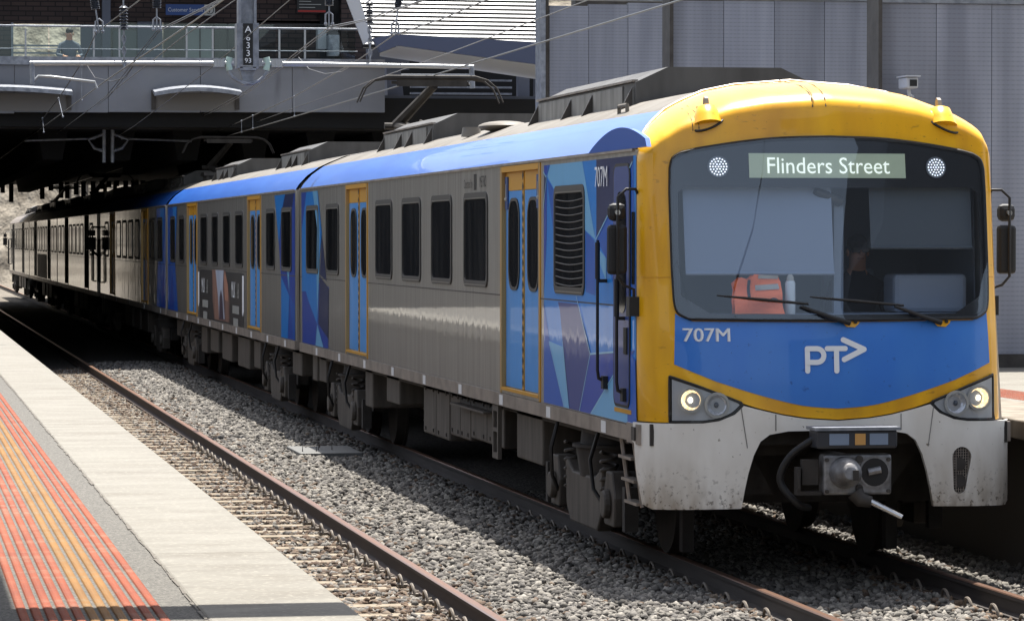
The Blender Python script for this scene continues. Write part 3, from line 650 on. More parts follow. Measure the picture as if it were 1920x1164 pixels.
def pxpoly(pts, ox, oy, k, base=XC - HW):
    out = []
    for a, b in pts:
        p = atX(ox + a / k, oy + b / k, base); out.append((p[1], p[2]))
    return out
def cab_graphics():
    u = lambda pts: [(min(a, 32.40), min(max(b, 1.215), 3.41)) for a, b in pxpoly(pts, 1000, 270, 4.0125)]
    l = lambda pts: [(min(a, 32.40), min(max(b, 1.215), 3.41)) for a, b in pxpoly(pts, 1000, 540, 4.0125)]
    G = [([(32.40, 1.215), (28.30, 1.215), (28.30, 3.41), (32.40, 3.41)], 'M', 0)]
    G += [(u([(130, 104), (372, 90), (470, 720), (395, 650), (160, 345), (108, 245)]), 'L', 1), (u([(478, 84), (755, 55), (755, 130), (610, 450), (478, 715)]), 'N', 1),
          (u([(755, 132), (775, 1140), (620, 1120), (560, 870), (478, 722), (612, 452)]), 'D', 1), (u([(478, 760), (555, 860), (552, 1030), (470, 800)]), 'L', 2),
          (u([(44, 130), (108, 120), (106, 245), (46, 214)]), 'I', 1), (u([(46, 216), (104, 255), (48, 490)]), 'N', 1), (u([(106, 275), (104, 700), (75, 1140), (48, 900), (48, 495)]), 'I', 1),
          (u([(110, 270), (162, 345), (160, 700), (112, 300)]), 'D', 2), (u([(112, 130), (130, 124), (110, 225)]), 'D', 2), (u([(396, 655), (470, 735), (470, 1140), (396, 1110)]), 'D', 1)]
    G += [(l([(75, 100), (128, 420), (106, 890), (76, 880)]), 'K' if 0 else 'D', 1), (l([(125, 380), (240, 912), (106, 885)]), 'D', 2), (l([(122, 395), (228, 440), (276, 928), (238, 914), (130, 440)]), 'L', 3), 
          (l([(190, 105), (335, 120), (410, 380), (436, 495), (355, 948), (275, 930), (226, 400), (205, 170)]), 'S', 2), (l([(436, 497), (775, 470), (640, 620), (440, 970), (355, 948)]), 'I', 3),
          (l([(640, 620), (720, 700), (716, 1038), (440, 970)]), 'L', 4), (l([(740, 500), (775, 540), (785, 1058), (716, 1038), (720, 700)]), 'D', 4)]
    # thin pale lines between the shards
    def line(a, b, fn, wd=.016, lay=5):
        (y1, z1), (y2, z2) = fn([a, b]); d = Vector((y2 - y1, z2 - z1)); n = Vector((-d.y, d.x)).normalized() * wd / 2
        G.append(([(y1 + n.x, z1 + n.y), (y2 + n.x, z2 + n.y), (y2 - n.x, z2 - n.y), (y1 - n.x, z1 - n.y)], 'K', lay))
    for a, b in (((478, 720), (612, 450)), ((48, 490), (106, 265)), ((46, 214), (104, 250)), ((612, 450), (755, 132)), ((474, 640), (474, 760)), ((106, 235), (106, 285))): line(a, b, u)
    for a, b in (((330, 60), (436, 495)), ((436, 497), (355, 945)), ((436, 495), (620, 480)), ((620, 640), (440, 965)), ((228, 400), (275, 925)), ((130, 420), (240, 910))): line(a, b, l)
    return G
def end_graphics_rear():                     # far end of the leading car
    f = lambda pts: [(min(a, 52.08), min(max(b, 1.215), 3.41)) for a, b in pxpoly(pts, 480, 340, 3.425)]
    return [(f([(292, 50), (325, 52), (300, 330), (300, 610), (380, 640), (470, 680), (465, 1082), (300, 1040)]), 'I', 0), (f([(326, 52), (398, 45), (424, 330), (400, 610), (396, 920), (340, 770), (322, 705), (296, 705), (298, 300)]), 'M', 1),
            (f([(366, 48), (398, 45), (412, 330), (408, 590), (396, 900), (392, 600), (395, 300)]), 'L', 2), (f([(396, 915), (436, 1075), (385, 1062)]), 'L', 2), (f([(412, 610), (470, 690), (466, 1012), (402, 915)]), 'N', 1), (f([(424, 340), (455, 640), (412, 600)]), 'N', 1)]
def end_graphics_near():                     # near end of the second car
    f = lambda pts: [(max(a, 52.74), min(max(b, 1.215), 3.41)) for a, b in pxpoly(pts, 480, 340, 3.425)]
    return [(f([(120, 75), (264, 60), (264, 1026), (164, 1004), (162, 610), (150, 430)]), 'I', 0), (f([(120, 75), (188, 68), (166, 190), (150, 400)]), 'M', 1), (f([(190, 68), (244, 62), (232, 190), (170, 186)]), 'N', 1),
            (f([(163, 610), (216, 735), (206, 1012), (164, 1004)]), 'M', 1), (f([(200, 575), (214, 575), (216, 720)]), 'L', 1), (f([(218, 735), (262, 800), (262, 1022), (240, 1018)]), 'D', 1)]

CARS = []
def carriage(label, y0, L, ystart=0.):
    r = empty('train_carriage', (XC, y0, 0), label, 'train carriage', 'carriages of the train'); r['len'] = L; r['ystart'] = ystart; CARS.append(r); return r
Y1 = 28.28
car1 = carriage('leading carriage with the yellow and blue driving cab and bright roof', Y1, 52.09 - Y1)
seam = lambda x: 29.3 - Y1 - .95 * (abs(x) / 1.55) ** 3
roof_mesh(car1, 52.09 - Y1, seam)
car_side(car1, Y1, D_M, W_M + [CAB], cab_graphics(), True)
flush_graphics(car1); add_graphics(car1, Y1, end_graphics_rear()); end_wall(car1, 52.07 - Y1); gangway(car1, 52.1 - Y1, 52.68 - Y1)
pod(car1, 31.7 - Y1, 36.6 - Y1); pod(car1, 43.8 - Y1, 48.2 - Y1)
bogie(car1, 31.3 - Y1, True); bogie(car1, 48.1 - Y1, True)
panto(car1, 49.9 - Y1)
for ya, yb, z0, sp, nm in ((39.0, 40.9, .48, 2, 'equipment_box'), (37.55, 38.9, .56, 2, 'equipment_box'), (35.45, 37.5, .60, 2, 'equipment_box'), (42.9, 44.0, .70, 0, 'equipment_box'), (45.3, 46.0, .55, 0, 'equipment_box'), (33.3, 34.7, .56, 0, 'equipment_box'), (50.2, 51.0, .68, 0, 'equipment_box'), (51.25, 51.8, .66, 0, 'equipment_box')):
    underbox(car1, ya - Y1, yb - Y1, z0, nm, split=sp)
MB().box(-1.52, -1.40, 36.0 - Y1, 38.2 - Y1, .93, .95).build('cover_plate', 'underbox', car1)
MB().box(-1.40, 1.40, 29.3 - Y1, 50.9 - Y1, 1.0, 1.07).build('underframe', 'under', car1)
lf = MB(); a = 35.05 - Y1; ring(lf, [(a, .52), (a + .34, .52), (a + .34, 1.06), (a, 1.06)], [(a + .06, .58), (a + .28, .58), (a + .28, 1.0), (a + .06, 1.0)], 'x', -1.53, -1.49); lf.box(-1.53, -1.49, a + .06, a + .28, .79, .83)
lf.build('step_frame', 'underbox', car1)
sh = MB(); sh.box(-.9, .9, 33.2 - Y1, 42.5 - Y1, .62, .9); sh.build('cable_tray', 'black', car1)
# roof bits
vt = MB(); vt.cyl((-.95, 40.2 - Y1, 3.9), (-.95, 40.2 - Y1, 4.01), .12, .1, 12); vt.build('roof_vent', 'roof_top', car1, smooth=50); vt = MB(); vt.ball((-.8, 38.9 - Y1, 3.98), (.28, .5, .06)); vt.build('roof_dome', 'roof_top', car1, smooth=50); vt = MB(); vt.tube([(-1.08, 30.9 - Y1, 3.84), (-1.08, 30.9 - Y1, 3.92), (-1.08, 31.25 - Y1, 3.92), (-1.08, 31.25 - Y1, 3.84)], .018, 6)
vt.build('roof_handle', 'roof_top', car1, smooth=50)

T1Y = 52.70
car2 = carriage('second carriage from the front, with the dark poster between its blue doors', T1Y, 77.0 - T1Y)
roof_mesh(car2, 77.0 - T1Y)
eg = [(max(0, 0), 0)]
car_side(car2, T1Y, D_T, W_T, end_graphics_near(), True)
flush_graphics(car2); add_graphics(car2, T1Y, [([(74.3, 1.215), (76.98, 1.215), (76.98, 3.41), (74.5, 3.41), (75.0, 2.2)], 'D', 0), ([(74.6, 3.41), (75.6, 3.41), (75.1, 2.2)], 'M', 1), ([(75.2, 1.215), (76.5, 1.215), (75.8, 2.1)], 'I', 1)]); end_wall(car2, .03); end_wall(car2, 76.97 - T1Y); gangway(car2, 77.02 - T1Y, 77.58 - T1Y)
pod(car2, 57.0 - T1Y, 61.0 - T1Y); pod(car2, 69.0 - T1Y, 73.2 - T1Y)
bogie(car2, 56.8 - T1Y, True); bogie(car2, 72.9 - T1Y, True)
for ya, yb, z0 in ((53.2, 54.4, .66), (59.2, 60.2, .55), (61.0, 63.0, .48), (64.2, 66.0, .5), (66.8, 68.4, .58), (69.2, 70.4, .5), (75.0, 76.4, .66)): underbox(car2, ya - T1Y, yb - T1Y, z0)
MB().box(-1.40, 1.40, .5, 76.5 - T1Y, 1.0, 1.07).build('underframe', 'under', car2)
# poster on the second car
ad = MB(); A0, A1 = 60.45 - T1Y, 69.1 - T1Y
ad.box(-HW - .003, -HW, A0, A1, 1.22, 2.14, 0)
po = ad.build('poster', [mat('poster_black', (46, 45, 46), .4)], car2)
def pq(u, v): p = atX(340 + u / 7.275, 480 + v / 7.275, XC - HW); return (p[1] - T1Y, p[2])
def flat(name, polys, mats, par, off=.005):
    mb = MB()
    for i, (pl, mi) in enumerate(polys): mb.add([(-HW - off - .0006 * i, a, b) for a, b in pl], [list(range(len(pl)))], mi)
    return mb.build(name, mats, par)
flat('poster_picture', [([pq(*q) for q in ((425, 188), (600, 190), (660, 560), (660, 905), (455, 860), (430, 600))], 0), ([pq(*q) for q in ((470, 190), (580, 195), (570, 470), (595, 860), (520, 862), (505, 560))], 1), ([pq(*q) for q in ((545, 455), (565, 560), (580, 870), (520, 865), (525, 560))], 2), ([pq(*q) for q in ((600, 200), (640, 400), (645, 620), (600, 600), (585, 300))], 3)],
     [mat('poster_brown', (150, 112, 96), .4, col2=(96, 72, 68), nscale=(1, 1.4, .5)), mat('poster_pale', (176, 184, 200), .4, col2=(150, 160, 182), nscale=(1, 2, 1)), mat('poster_plum', (62, 50, 66), .4), mat('poster_tan', (170, 120, 100), .4)], po)
def side_text(body, name, par, yl, z, size, xs, matn, xoff=-HW - .009, bold=0.):
    vs, fs = text2d(body, size, xs, bold=bold); mb = MB(); mb.add([(xoff, yl - a, z + b) for a, b in vs], fs); return mb.build(name, matn, par)
for us, vs_, u2, v2 in ((690, 560, 845, 270), (283, 490, 240, 215)):
    ya, za = pq(us, vs_); side_text('MILK', 'poster_lettering', po, ya, za, .40, .80, 'white'); side_text('LAB', 'poster_lettering', po, ya - 1.0, za, .38, .55, 'silver')
    mb = MB()
    for r_, (n_, o_) in enumerate(((7, 0), (5, .16))):
        for q in range(n_): mb.box(-HW - .0095, -HW - .006, ya - .32 - o_ - q * .17, ya - .2 - o_ - q * .17, za - .28 - r_ * .22, za - .14 - r_ * .22)
    mb.build('poster_lettering', 'silver', po)
    yb, zb = pq(u2, v2); yc_, zc_ = pq(u2, v2 + (560 if us > 500 else 480)); st_ = MB(); st_.add([(-HW - .008, yb + .12, zb), (-HW - .008, yb - .16, zb), (-HW - .008, yb - .16, zc_ + .1), (-HW - .008, yb, zc_), (-HW - .008, yb + .12, zc_ + .06)], [(0, 1, 2, 3, 4)]); st_.build('poster_stripe', 'white', po)

# third carriage: like the first, turned round, cab at its far end
def rev(L, base): return [(base - b, base - a) for a, b in L]
def plain_car(label, y0, L, kind, cab, detail=False):
    r = carriage(label, y0, L); base = 0
    if kind == 'T':
        D = [(a - T1Y + y0, b - T1Y + y0) for a, b in D_T]; W = [(a - T1Y + y0, b - T1Y + y0) for a, b in W_T]; pods = [(4.3, 8.3), (16.3, 20.5)]; bg = (4.1, 20.2)
    else:
        D = [(a - Y1 + y0, b - Y1 + y0) for a, b in D_M]; W = [(a - Y1 + y0, b - Y1 + y0) for a, b in W_M + [CAB]]; pods = [(3.4, 8.3), (15.5, 19.9)]; bg = (3.0, 19.8); pn = 21.6
        if cab == 'far':
            b_ = 2 * y0 + L; D = rev(D, b_); W = rev(W, b_); pods = rev(pods, L); bg = (L - 19.8, L - 3.0); pn = L - 21.6
    roof_mesh(r, L, mats=('roof_top', 'roof_blue') if detail else ('underbox', 'steel_rib'))
    G = []
    if detail: G = [([(y0, 1.215), (y0 + 2.6, 1.215), (y0 + 2.2, 2.3), (y0 + 2.6, 3.41), (y0, 3.41)], 'D', 0), ([(y0 + .4, 3.41), (y0 + 1.6, 3.41), (y0 + 1.0, 2.0)], 'M', 1), ([(y0, 1.215), (y0 + 1.3, 1.215), (y0 + .6, 2.1)], 'I', 1)]
    car_side(r, y0, D, W, G, False, sides=(-1,), dm=('gold', 'door_blue') if detail else ('under', 'darkgrey')); flush_graphics(r)
    MB().box(1.53, 1.55, 0, L, ZS, ZT).build('side_wall', 'steel', r)
    end_wall(r, .03); end_wall(r, L - .03)
    for a, b in pods: pod(r, a, b)
    for q in bg: bogie(r, q, False)
    for a, b in ((7.5, 9.5), (10.2, 12.0), (13, 15.5)): underbox(r, a, b, .5)
    MB().box(-1.40, 1.40, .4, L - .4, 1.0, 1.07).build('underframe', 'under', r)
    if kind == 'M': panto(r, pn)
    return r
car3 = plain_car('third carriage from the front, half in the shadow under the bridge, blue end panels', 77.6, 23.8, 'M', 'far', True)
car4 = plain_car('fourth carriage from the front, just behind the dark cab mirrors in mid train', 103.1, 23.8, 'M', 'near')
car5 = plain_car('fifth carriage from the front, far off beneath the bridge, with a dark poster', 127.5, 24.3, 'T', None)
car6 = plain_car('last carriage at the tail of the train, mirrors on its far end', 152.4, 23.8, 'M', 'far')
gangway(car4, 23.85, 24.35); gangway(car5, 24.35, 24.88)
MB().box(-HW - .004, -HW, 7.8, 16.4, 1.22, 2.14).build('poster', 'darkgrey', car5)
def dark_cab(r, ya, sgn):                     # end cab of the cars coupled in mid train, seen edge-on
    mb = MB(); q = [(ya, 1.1), (ya, 3.44), (ya + sgn * .45, 3.2), (ya + sgn * .72, 2.1), (ya + sgn * .72, .6), (ya, .6)]
    mb.prism(q, 'x', -1.42, 1.42); mb.build('driving_cab', 'darkgrey', r)
    m2 = MB(); y = ya + sgn * .3
    m2.tube([(-1.45, y, 3.05), (-1.72, y, 3.08), (-1.76, y, 2.95), (-1.76, y, 2.4), (-1.5, y, 2.2)], .022, 6); m2.box(-1.86, -1.66, y - .04, y + .04, 2.42, 2.78); m2.box(-1.84, -1.68, y - .04, y + .04, 2.82, 2.98)
    m2.build('mirror', 'black', r)
    for yy in (ya - sgn * .35, ya - sgn * 1.15): MB().tube([(-1.56, yy, 1.5), (-1.63, yy, 1.52), (-1.63, yy, 2.7), (-1.56, yy, 2.72)], .022, 6).build('handrail', 'black', r)
dark_cab(car3, 23.8, 1); dark_cab(car4, 0, -1); dark_cab(car6, 23.8, 1)
MB().box(-.3, .3, 24.5, 25.5, .75, 1.0).build('coupler', 'under', car3)

# ------------------------------------------------------------------ front of the leading car (own frame of car1: y = 0 at 28.28)
YN = 27.76 - Y1
PLAN = [(0, 0), (.5, .012), (.93, .045), (1.19, .09), (1.34, .15), (1.45, .235), (1.51, .34), (1.54, .44), (1.55, .52)]
SP = [(0.0, 0.0)]
for (a, b), (c_, d) in zip(PLAN, PLAN[1:]): SP.append((SP[-1][0] + math.hypot(c_ - a, d - b), c_))
SMAX = SP[-1][0]; SD = [(s_[0], p[1]) for s_, p in zip(SP, PLAN)]; XS_ = [(b, a) for a, b in SP]
Y0T = [(1.0, -.02), (1.6, 0), (1.95, .03), (2.1, .06), (3.3, .25), (3.55, .29), (4.2, .33)]
def s_of(x): return math.copysign(interp(XS_, abs(x)), x)
def x_of(s): return math.copysign(interp(SP, abs(s)), s)
def fy(s, z):
    x = abs(x_of(s)); return YN + interp(SD, abs(s)) + interp(Y0T, z) * (1 - (x / 1.55) ** 10)
def FP(s, z, off=0.0):                       # point on the cab front; off = metres proud of it
    e = .01; x = x_of(s); dx = x_of(s + e) - x_of(s - e); dy = fy(s + e, z) - fy(s - e, z); l = math.hypot(dx, dy) or 1
    return (x + off * dy / l, fy(s, z) - off * dx / l, z)
def surf(name, mats, par, outer, holes=(), h=.06, off=.004, rim=0., smooth=45, mi=None, solid=0.):
    o_ = [(s_of(a), b) for a, b in outer]; hs = [[(s_of(a), b) for a, b in q] for q in holes]
    v, f = fill2d(o_, hs, h); mb = MB(); mb.add([FP(a, b, off) for a, b in v], f)
    for lp in ([o_] + hs if rim else []):
        lp = resample(lp, h); n = len(lp)
        mb.add([FP(a, b, off) for a, b in lp] + [(lambda p: (p[0], p[1] + rim, p[2]))(FP(a, b, off)) for a, b in lp], [(i, (i + 1) % n, n + (i + 1) % n, n + i) for i in range(n)])
    return mb.build(name, mats, par, smooth=smooth)
def mirror_poly(half): return half + [(-x, z) for x, z in half[::-1] if abs(x) > 1e-6]
def arc(pts, n=6):                           # Catmull-Rom through points
    out = []
    for i in range(len(pts) - 1):
        p0 = pts[max(i - 1, 0)]; p1 = pts[i]; p2 = pts[i + 1]; p3 = pts[min(i + 2, len(pts) - 1)]
        for k in range(n):
            t = k / n
            out.append(tuple(.5 * ((2 * p1[j]) + (-p0[j] + p2[j]) * t + (2 * p0[j] - 5 * p1[j] + 4 * p2[j] - p3[j]) * t * t + (-p0[j] + 3 * p1[j] - 3 * p2[j] + p3[j]) * t ** 3) for j in (0, 1)))
    return out + [pts[-1]]
WIND_O = mirror_poly(arc([(0, 3.556), (.4, 3.545), (.75, 3.51), (1.1, 3.455)], 4) + arc([(1.22, 3.425), (1.29, 3.38), (1.315, 3.30)], 4) + [(1.322, 3.1), (1.316, 2.5)] + arc([(1.305, 2.24), (1.28, 2.14), (1.19, 2.088)], 4) + [(.65, 2.08), (0, 2.075)])
WIND_I = mirror_poly([(0, 3.145), (1.2, 3.15), (1.255, 3.11), (1.265, 2.7), (1.255, 2.27), (1.02, 2.125), (0, 2.118)])
HEAD = arc([(1.352, 1.622), (1.10, 1.53), (.80, 1.412)], 3) + arc([(.785, 1.395), (.86, 1.325), (.98, 1.275), (1.10, 1.258)], 4) + [(1.352, 1.254)]
def arc3(pts, n=5):
    out = []; P = [Vector(p) for p in pts]
    for i in range(len(P) - 1):
        p0, p1, p2, p3 = P[max(i - 1, 0)], P[i], P[i + 1], P[min(i + 2, len(P) - 1)]
        for k in range(n):
            t = k / n; out.append(.5 * (2 * p1 + (p2 - p0) * t + (2 * p0 - 5 * p1 + 4 * p2 - p3) * t * t + (3 * p1 - p0 - 3 * p2 + p3) * t ** 3))
    return out + [P[-1]]
def zbot(x):
    x = abs(x)
    if x > 1.351: return 1.252
    if x > .80: return interp([(.80, 1.412), (1.10, 1.53), (1.352, 1.622)], x)
    return interp([(0, 1.272), (.27, 1.290), (.45, 1.318), (.65, 1.365), (.80, 1.412)], x)
def cab_shell():
    xs = sorted(set([i * .065 for i in range(0, 21)] + [1.3505, 1.3515, 1.385, 1.42, 1.45, 1.48, 1.505, 1.525, 1.54, 1.548, 1.55]))
    xs = [-x for x in xs[::-1] if x > 0] + xs
    rows = []
    for k in range(9): rows.append(('lo', k / 8))
    for i in range(1, 27): rows.append(('w', 2.05 + (3.556 - 2.05) * i / 26))
    up = [(3.60, .52, 0), (3.66, .585, 0), (3.72, .65, 0), (3.77, .71, .0), (3.81, .76, .005), (3.845, .80, .015), (3.875, .835, .035), (3.905, .865, .07), (3.935, .89, .12), (3.965, .92, .2), (4.0, .95, .32), (4.03, .975, .5), (4.055, .99, .74), (4.07, 1.0, 1.0)]
    for q in up: rows.append(('u',) + q)
    V = []
    for r in rows:
        for x in xs:
            s = s_of(x); dr = 4.07 - roofz(x)
            if r[0] == 'lo': z = zbot(x) + (2.05 - zbot(x)) * r[1]; y = fy(s, z)
            elif r[0] == 'w': z = r[1] - .5 * (r[1] - 2.05) / 1.506 * dr; y = fy(s, z)
            else:
                z = r[1] - r[2] * dr; yr = fy(s, min(3.80, z)); ys_ = seam(x); y = yr + (max(ys_, yr) - yr) * r[3]
                if r[3] == 1.0: z = roofz(x); y = ys_
            V.append((x, y, z))
    n = len(xs); mb = MB(); mb.v = V
    for k in range(len(rows) - 1):
        for i in range(n - 1):
            q = [k * n + i, k * n + i + 1, (k + 1) * n + i + 1, (k + 1) * n + i]; cs = [(V[j][0], V[j][2]) for j in q]
            ins = [inside(p, WIND_I) for p in cs]
            if any(ins): continue
            mb.f.append(q); mb.m.append(0)
    return mb
mask = cab_shell().build('cab_mask', ['yellow', 'blackgloss'], car1, smooth=38)
for x in (-.13, -.02):                      # panel joints over the brow
    sl = MB(); pts = []
    for zc, a, t in ((3.60, .52, 0), (3.72, .65, 0), (3.81, .76, .005), (3.875, .835, .035), (3.935, .89, .12), (4.0, .95, .32), (4.055, .99, .74)):
        z = zc - a * (4.07 - roofz(x)); yr = fy(s_of(x), min(3.8, z)); pts.append((x, yr + (seam(x) - yr) * t, z + .0))
    sl.tube(pts[2:], .006, 5); sl.build('mask_joint', 'darkgrey', mask)
for x in (-1.12, -1.07):
    sl = MB(); pts = []
    for zc, a, t in ((3.66, .585, 0), (3.77, .71, 0), (3.845, .80, .015), (3.905, .865, .07), (3.965, .92, .2), (4.03, .975, .5)):
        z = zc - a * (4.07 - roofz(x)); yr = fy(s_of(x), min(3.8, z)); pts.append((x, yr + (seam(x) - yr) * t, z))
    sl.tube(pts[1:], .004, 5); sl.build('mask_joint', 'darkgrey', mask)
for a, b in ((-1.548, -1.335), (1.335, 1.548)): MB().tube([FP(s_of(a + (b - a) * i / 8), 2.42, .001) for i in range(9)], .0035, 5).build('mask_joint', 'gold', mask)
# seam between yellow cap and roof, gutter cover, corner post foot
sm = MB(); sm.tube([(x, seam(x), roofz(x) + .004) for x in [-1.55 + .05 * i for i in range(63)]], .012, 6); sm.build('roof_seam', 'steel_rib', car1)
for sd in (-1,):
    gp = [(30.2 - Y1, 3.468)] + [((30.2 - .04 * i * 61 / 24) - Y1, 3.468 + .185 * math.sin(math.pi * min(1, i / 24 * .93)) ** .9) for i in range(1, 24)] + [(27.80 - Y1, 3.468)]
    MB().prism(gp, 'x', *sorted((sd * 1.535, sd * 1.572))).build('gutter_cover', mat('gutter_blue', (44, 98, 190), .3, coat=.4), car1)
# blue front panel
BL = mirror_poly([(0, 2.056), (.62, 2.062), (1.17, 2.066), (1.27, 2.105), (1.305, 2.13), (1.32, 1.72)] + arc([(1.0, 1.585), (.66, 1.477), (.3, 1.388), (0, 1.362)], 4))
BL2 = [p for p in BL]
surf('front_panel', 'blue_front', mask, BL2, h=.07, off=.004)
# windscreen: black surround, inner glass, outer glass
frit = surf('windscreen_surround', 'blackgloss', car1, WIND_O, [WIND_I], h=.06, off=.006)
ws = surf('windscreen', 'windscreen', car1, WIND_O, h=.09, off=.036)
gk = MB(); lp = [(s_of(a), b) for a, b in resample(WIND_O, .06)]; gk.tube([FP(a, b, .022) for a, b in lp + lp[:2]], .016, 6); gk.build('windscreen_seal', 'black', ws, smooth=60)
# destination sign
dp = MB(); _n = 10; dp.add([FP(s_of(-.675 + 1.31 * i / _n), b, .018) for i in range(_n + 1) for b in (3.225, 3.425)], [(2 * i, 2 * i + 2, 2 * i + 3, 2 * i + 1) for i in range(_n)]); ds = dp.build('destination_sign', 'display', car1)
vs, fs = text2d('Flinders Street', .188, .93, 'CENTER'); tm = MB(); tm.add([FP(s_of(-.02 + a), 3.262 + b, .024) for a, b in vs], fs); tm.build('sign_lettering', 'displaytext', ds)
# marker lights
for x in (-.925, .90):
    disc = lambda cx, cz, r, off, n: [FP(s_of(cx + r * math.cos(2 * math.pi * i / n)), cz + r * math.sin(2 * math.pi * i / n), off) for i in range(n)]
    mk = MB().add(disc(x, 3.315, .088, .018, 24), [list(range(24))]).build('marker_light', 'ledbase', car1)
    dd = MB()
    for rr, nn in ((0, 1), (.022, 6), (.044, 12), (.066, 18)):
        for i in range(nn): t = 2 * math.pi * i / nn; dd.add(disc(x + rr * math.cos(t), 3.315 + rr * math.sin(t), .0078, .022, 6), [list(range(6))])
    dd.build('led_cluster', 'led', mk)
# lettering and symbol on the front
vs, fs = text2d('707M', .155, 1.10); tm = MB()
for q in (0, .008): tm.add([FP(s_of(-1.262 + a + q), 1.905 + b, .009 + q / 10) for a, b in vs], fs); tm.build('number_lettering', 'white', mask)
lg = MB()
def stroke(pts, wd, off):
    for i, p in enumerate(pts):
        lg.add([FP(s_of(p[0] + wd / 2 * math.cos(R(18 * k))), p[1] + wd / 2 * math.sin(R(18 * k)), off + i * .0002) for k in range(20)], [list(range(20))])
    for i, (p, q) in enumerate(zip(pts, pts[1:])):
        d = Vector((q[0] - p[0], q[1] - p[1])); nn = Vector((-d.y, d.x)).normalized() * wd / 2
        lg.add([FP(s_of(a), b, off + .001 + i * .0002) for a, b in ((p[0] + nn.x, p[1] + nn.y), (q[0] + nn.x, q[1] + nn.y), (q[0] - nn.x, q[1] - nn.y), (p[0] - nn.x, p[1] - nn.y))], [(0, 1, 2, 3)])
ox = -.045
stroke([(ox - .205, 1.665), (ox - .205, 1.845)], .042, .009)
stroke([(ox - .205, 1.845), (ox - .125, 1.845)] + [(ox - .125 + .055 * math.sin(R(20 * k)), 1.79 + .055 * math.cos(R(20 * k))) for k in range(1, 10)] + [(ox - .205, 1.735)], .042, .0115)
stroke([(ox - .04, 1.845), (ox + .11, 1.845)], .042, .009); stroke([(ox + .035, 1.845), (ox + .035, 1.665)], .042, .0115)
stroke([(ox + .095, 1.915), (ox + .268, 1.838), (ox + .10, 1.757)], .044, .009)
lg.build('operator_symbol', 'white', mask)
# headlight units
for sd in (-1, 1):
    hp = [(sd * a, b) for a, b in HEAD]
    hu = surf('headlight_unit', 'blackgloss', car1, hp, h=.08, off=.006)
    c = (sd * 1.14, 1.40); ins = [(c[0] + (a - c[0]) * .93, c[1] + (b - c[1]) * .90) for a, b in hp]
    surf('headlight_housing', 'lampbowl', hu, ins, h=.08, off=.012)
    rg = MB(); lp = [(s_of(a), b) for a, b in resample(hp, .05)]; rg.tube([FP(a, b, .014) for a, b in lp + lp[:2]], .012, 6); rg.build('headlight_rim', 'black', hu)
    for x, z, on in ((sd * 1.205, 1.435, True), (sd * 1.0, 1.395, False)):
        y = FP(s_of(x), z, .03)[1]
        bw_ = MB(); n_ = 14; rg_ = [(.0, .045), (.022, .04), (.045, .028), (.066, .012), (.082, -.004)]
        for (ra, ya_), (rb, yb2) in zip(rg_, rg_[1:]):
            for i in range(n_):
                t0, t1 = 2 * math.pi * i / n_, 2 * math.pi * (i + 1) / n_
                q = [(x + r_ * math.cos(t), y + dy_ + random.uniform(-.003, .003), z + r_ * math.sin(t)) for r_, dy_, t in ((ra, ya_, t0), (ra, ya_, t1), (rb, yb2, t1), (rb, yb2, t0))]
                bw_.add(q, [(0, 1, 2, 3)])
        lo_ = bw_.build('headlamp', 'lampon' if on else 'reflector', hu)
        bb_ = MB(); bb_.ball((x, y + .012, z), (.02, .02, .024), 6); bb_.build('bulb', mat('bulb_lit', (255, 245, 220), .3, emit=(255, 240, 210), estr=2.2) if on else 'ledbase', hu, smooth=60)
        rr_ = MB(); n = 24; o_ = [(x + .104 * math.cos(2 * math.pi * i / n), z + .104 * math.sin(2 * math.pi * i / n)) for i in range(n)]; i_ = [(x + .083 * math.cos(2 * math.pi * i / n), z + .083 * math.sin(2 * math.pi * i / n)) for i in range(n)]
        ring(rr_, o_, i_, 'y', y - .02, y - .008); rr_.build('lamp_bezel', 'silver', hu)
    surf('headlight_lens', 'lensglass', hu, hp, h=.1, off=.062)
# white bumper with the coupler opening
BO = [(0, 1.262), (.27, 1.280), (.45, 1.308), (.65, 1.355), (.775, 1.388), (.85, 1.318), (.975, 1.266), (1.10, 1.248), (1.36, 1.244), (1.548, 1.240), (1.55, 1.08), (1.545, 1.07), (1.535, .80), (1.51, .58), (1.46, .548), (.80, .562), (.775, .70), (.745, .84), (.70, .99), (.645, 1.10), (.57, 1.155), (.42, 1.182), (0, 1.188)]
GRL = [(1.045 + .085 * math.cos(R(t)), .955 + .085 * math.sin(R(t))) for t in range(0, 181, 20)] + [(1.025 + .055 * math.cos(R(t)), .715 + .055 * math.sin(R(t))) for t in range(180, 361, 20)]
bump = surf('bumper', 'white_paint', car1, mirror_poly(BO), [GRL], h=.06, off=.028, rim=.05)
bk = MB(); gb = MB()
bk.add([FP(s_of(a), b, -.02) for a, b in GRL], [list(range(len(GRL)))])
bk.build('grille_backing', 'black', bump)
for i in range(9):
    x = .955 + .0215 * i; zz = [z / 100 for z in range(66, 104, 1) if inside((x, z / 100), GRL)]
    if len(zz) > 1: gb.tube([FP(s_of(x), zz[0], .016), FP(s_of(x), zz[-1], .016)], .0035, 4)
for i in range(17):
    z = .67 + .0215 * i; q = [x / 200 for x in range(180, 232) if inside((x / 200, z), GRL)]
    if len(q) > 1: gb.tube([FP(s_of(q[0]), z, .014), FP(s_of(q[-1]), z, .014)], .0035, 4)
gb.build('grille_mesh', 'steel_rib', bump)
hn = MB(); hn.tube([(1.03, -.42, .90), (1.03, -.5, .90)], [.03, .055], 14); hn.tube([(1.03, -.42, .76), (1.03, -.5, .76)], [.03, .055], 14); hn.build('horn', 'darkgrey', bump)
for x in (-.52, .52): MB().tube([FP(s_of(x), 1.186, .030), FP(s_of(x), 1.318, .030)], .0045, 5).build('bumper_joint', 'podside', bump)
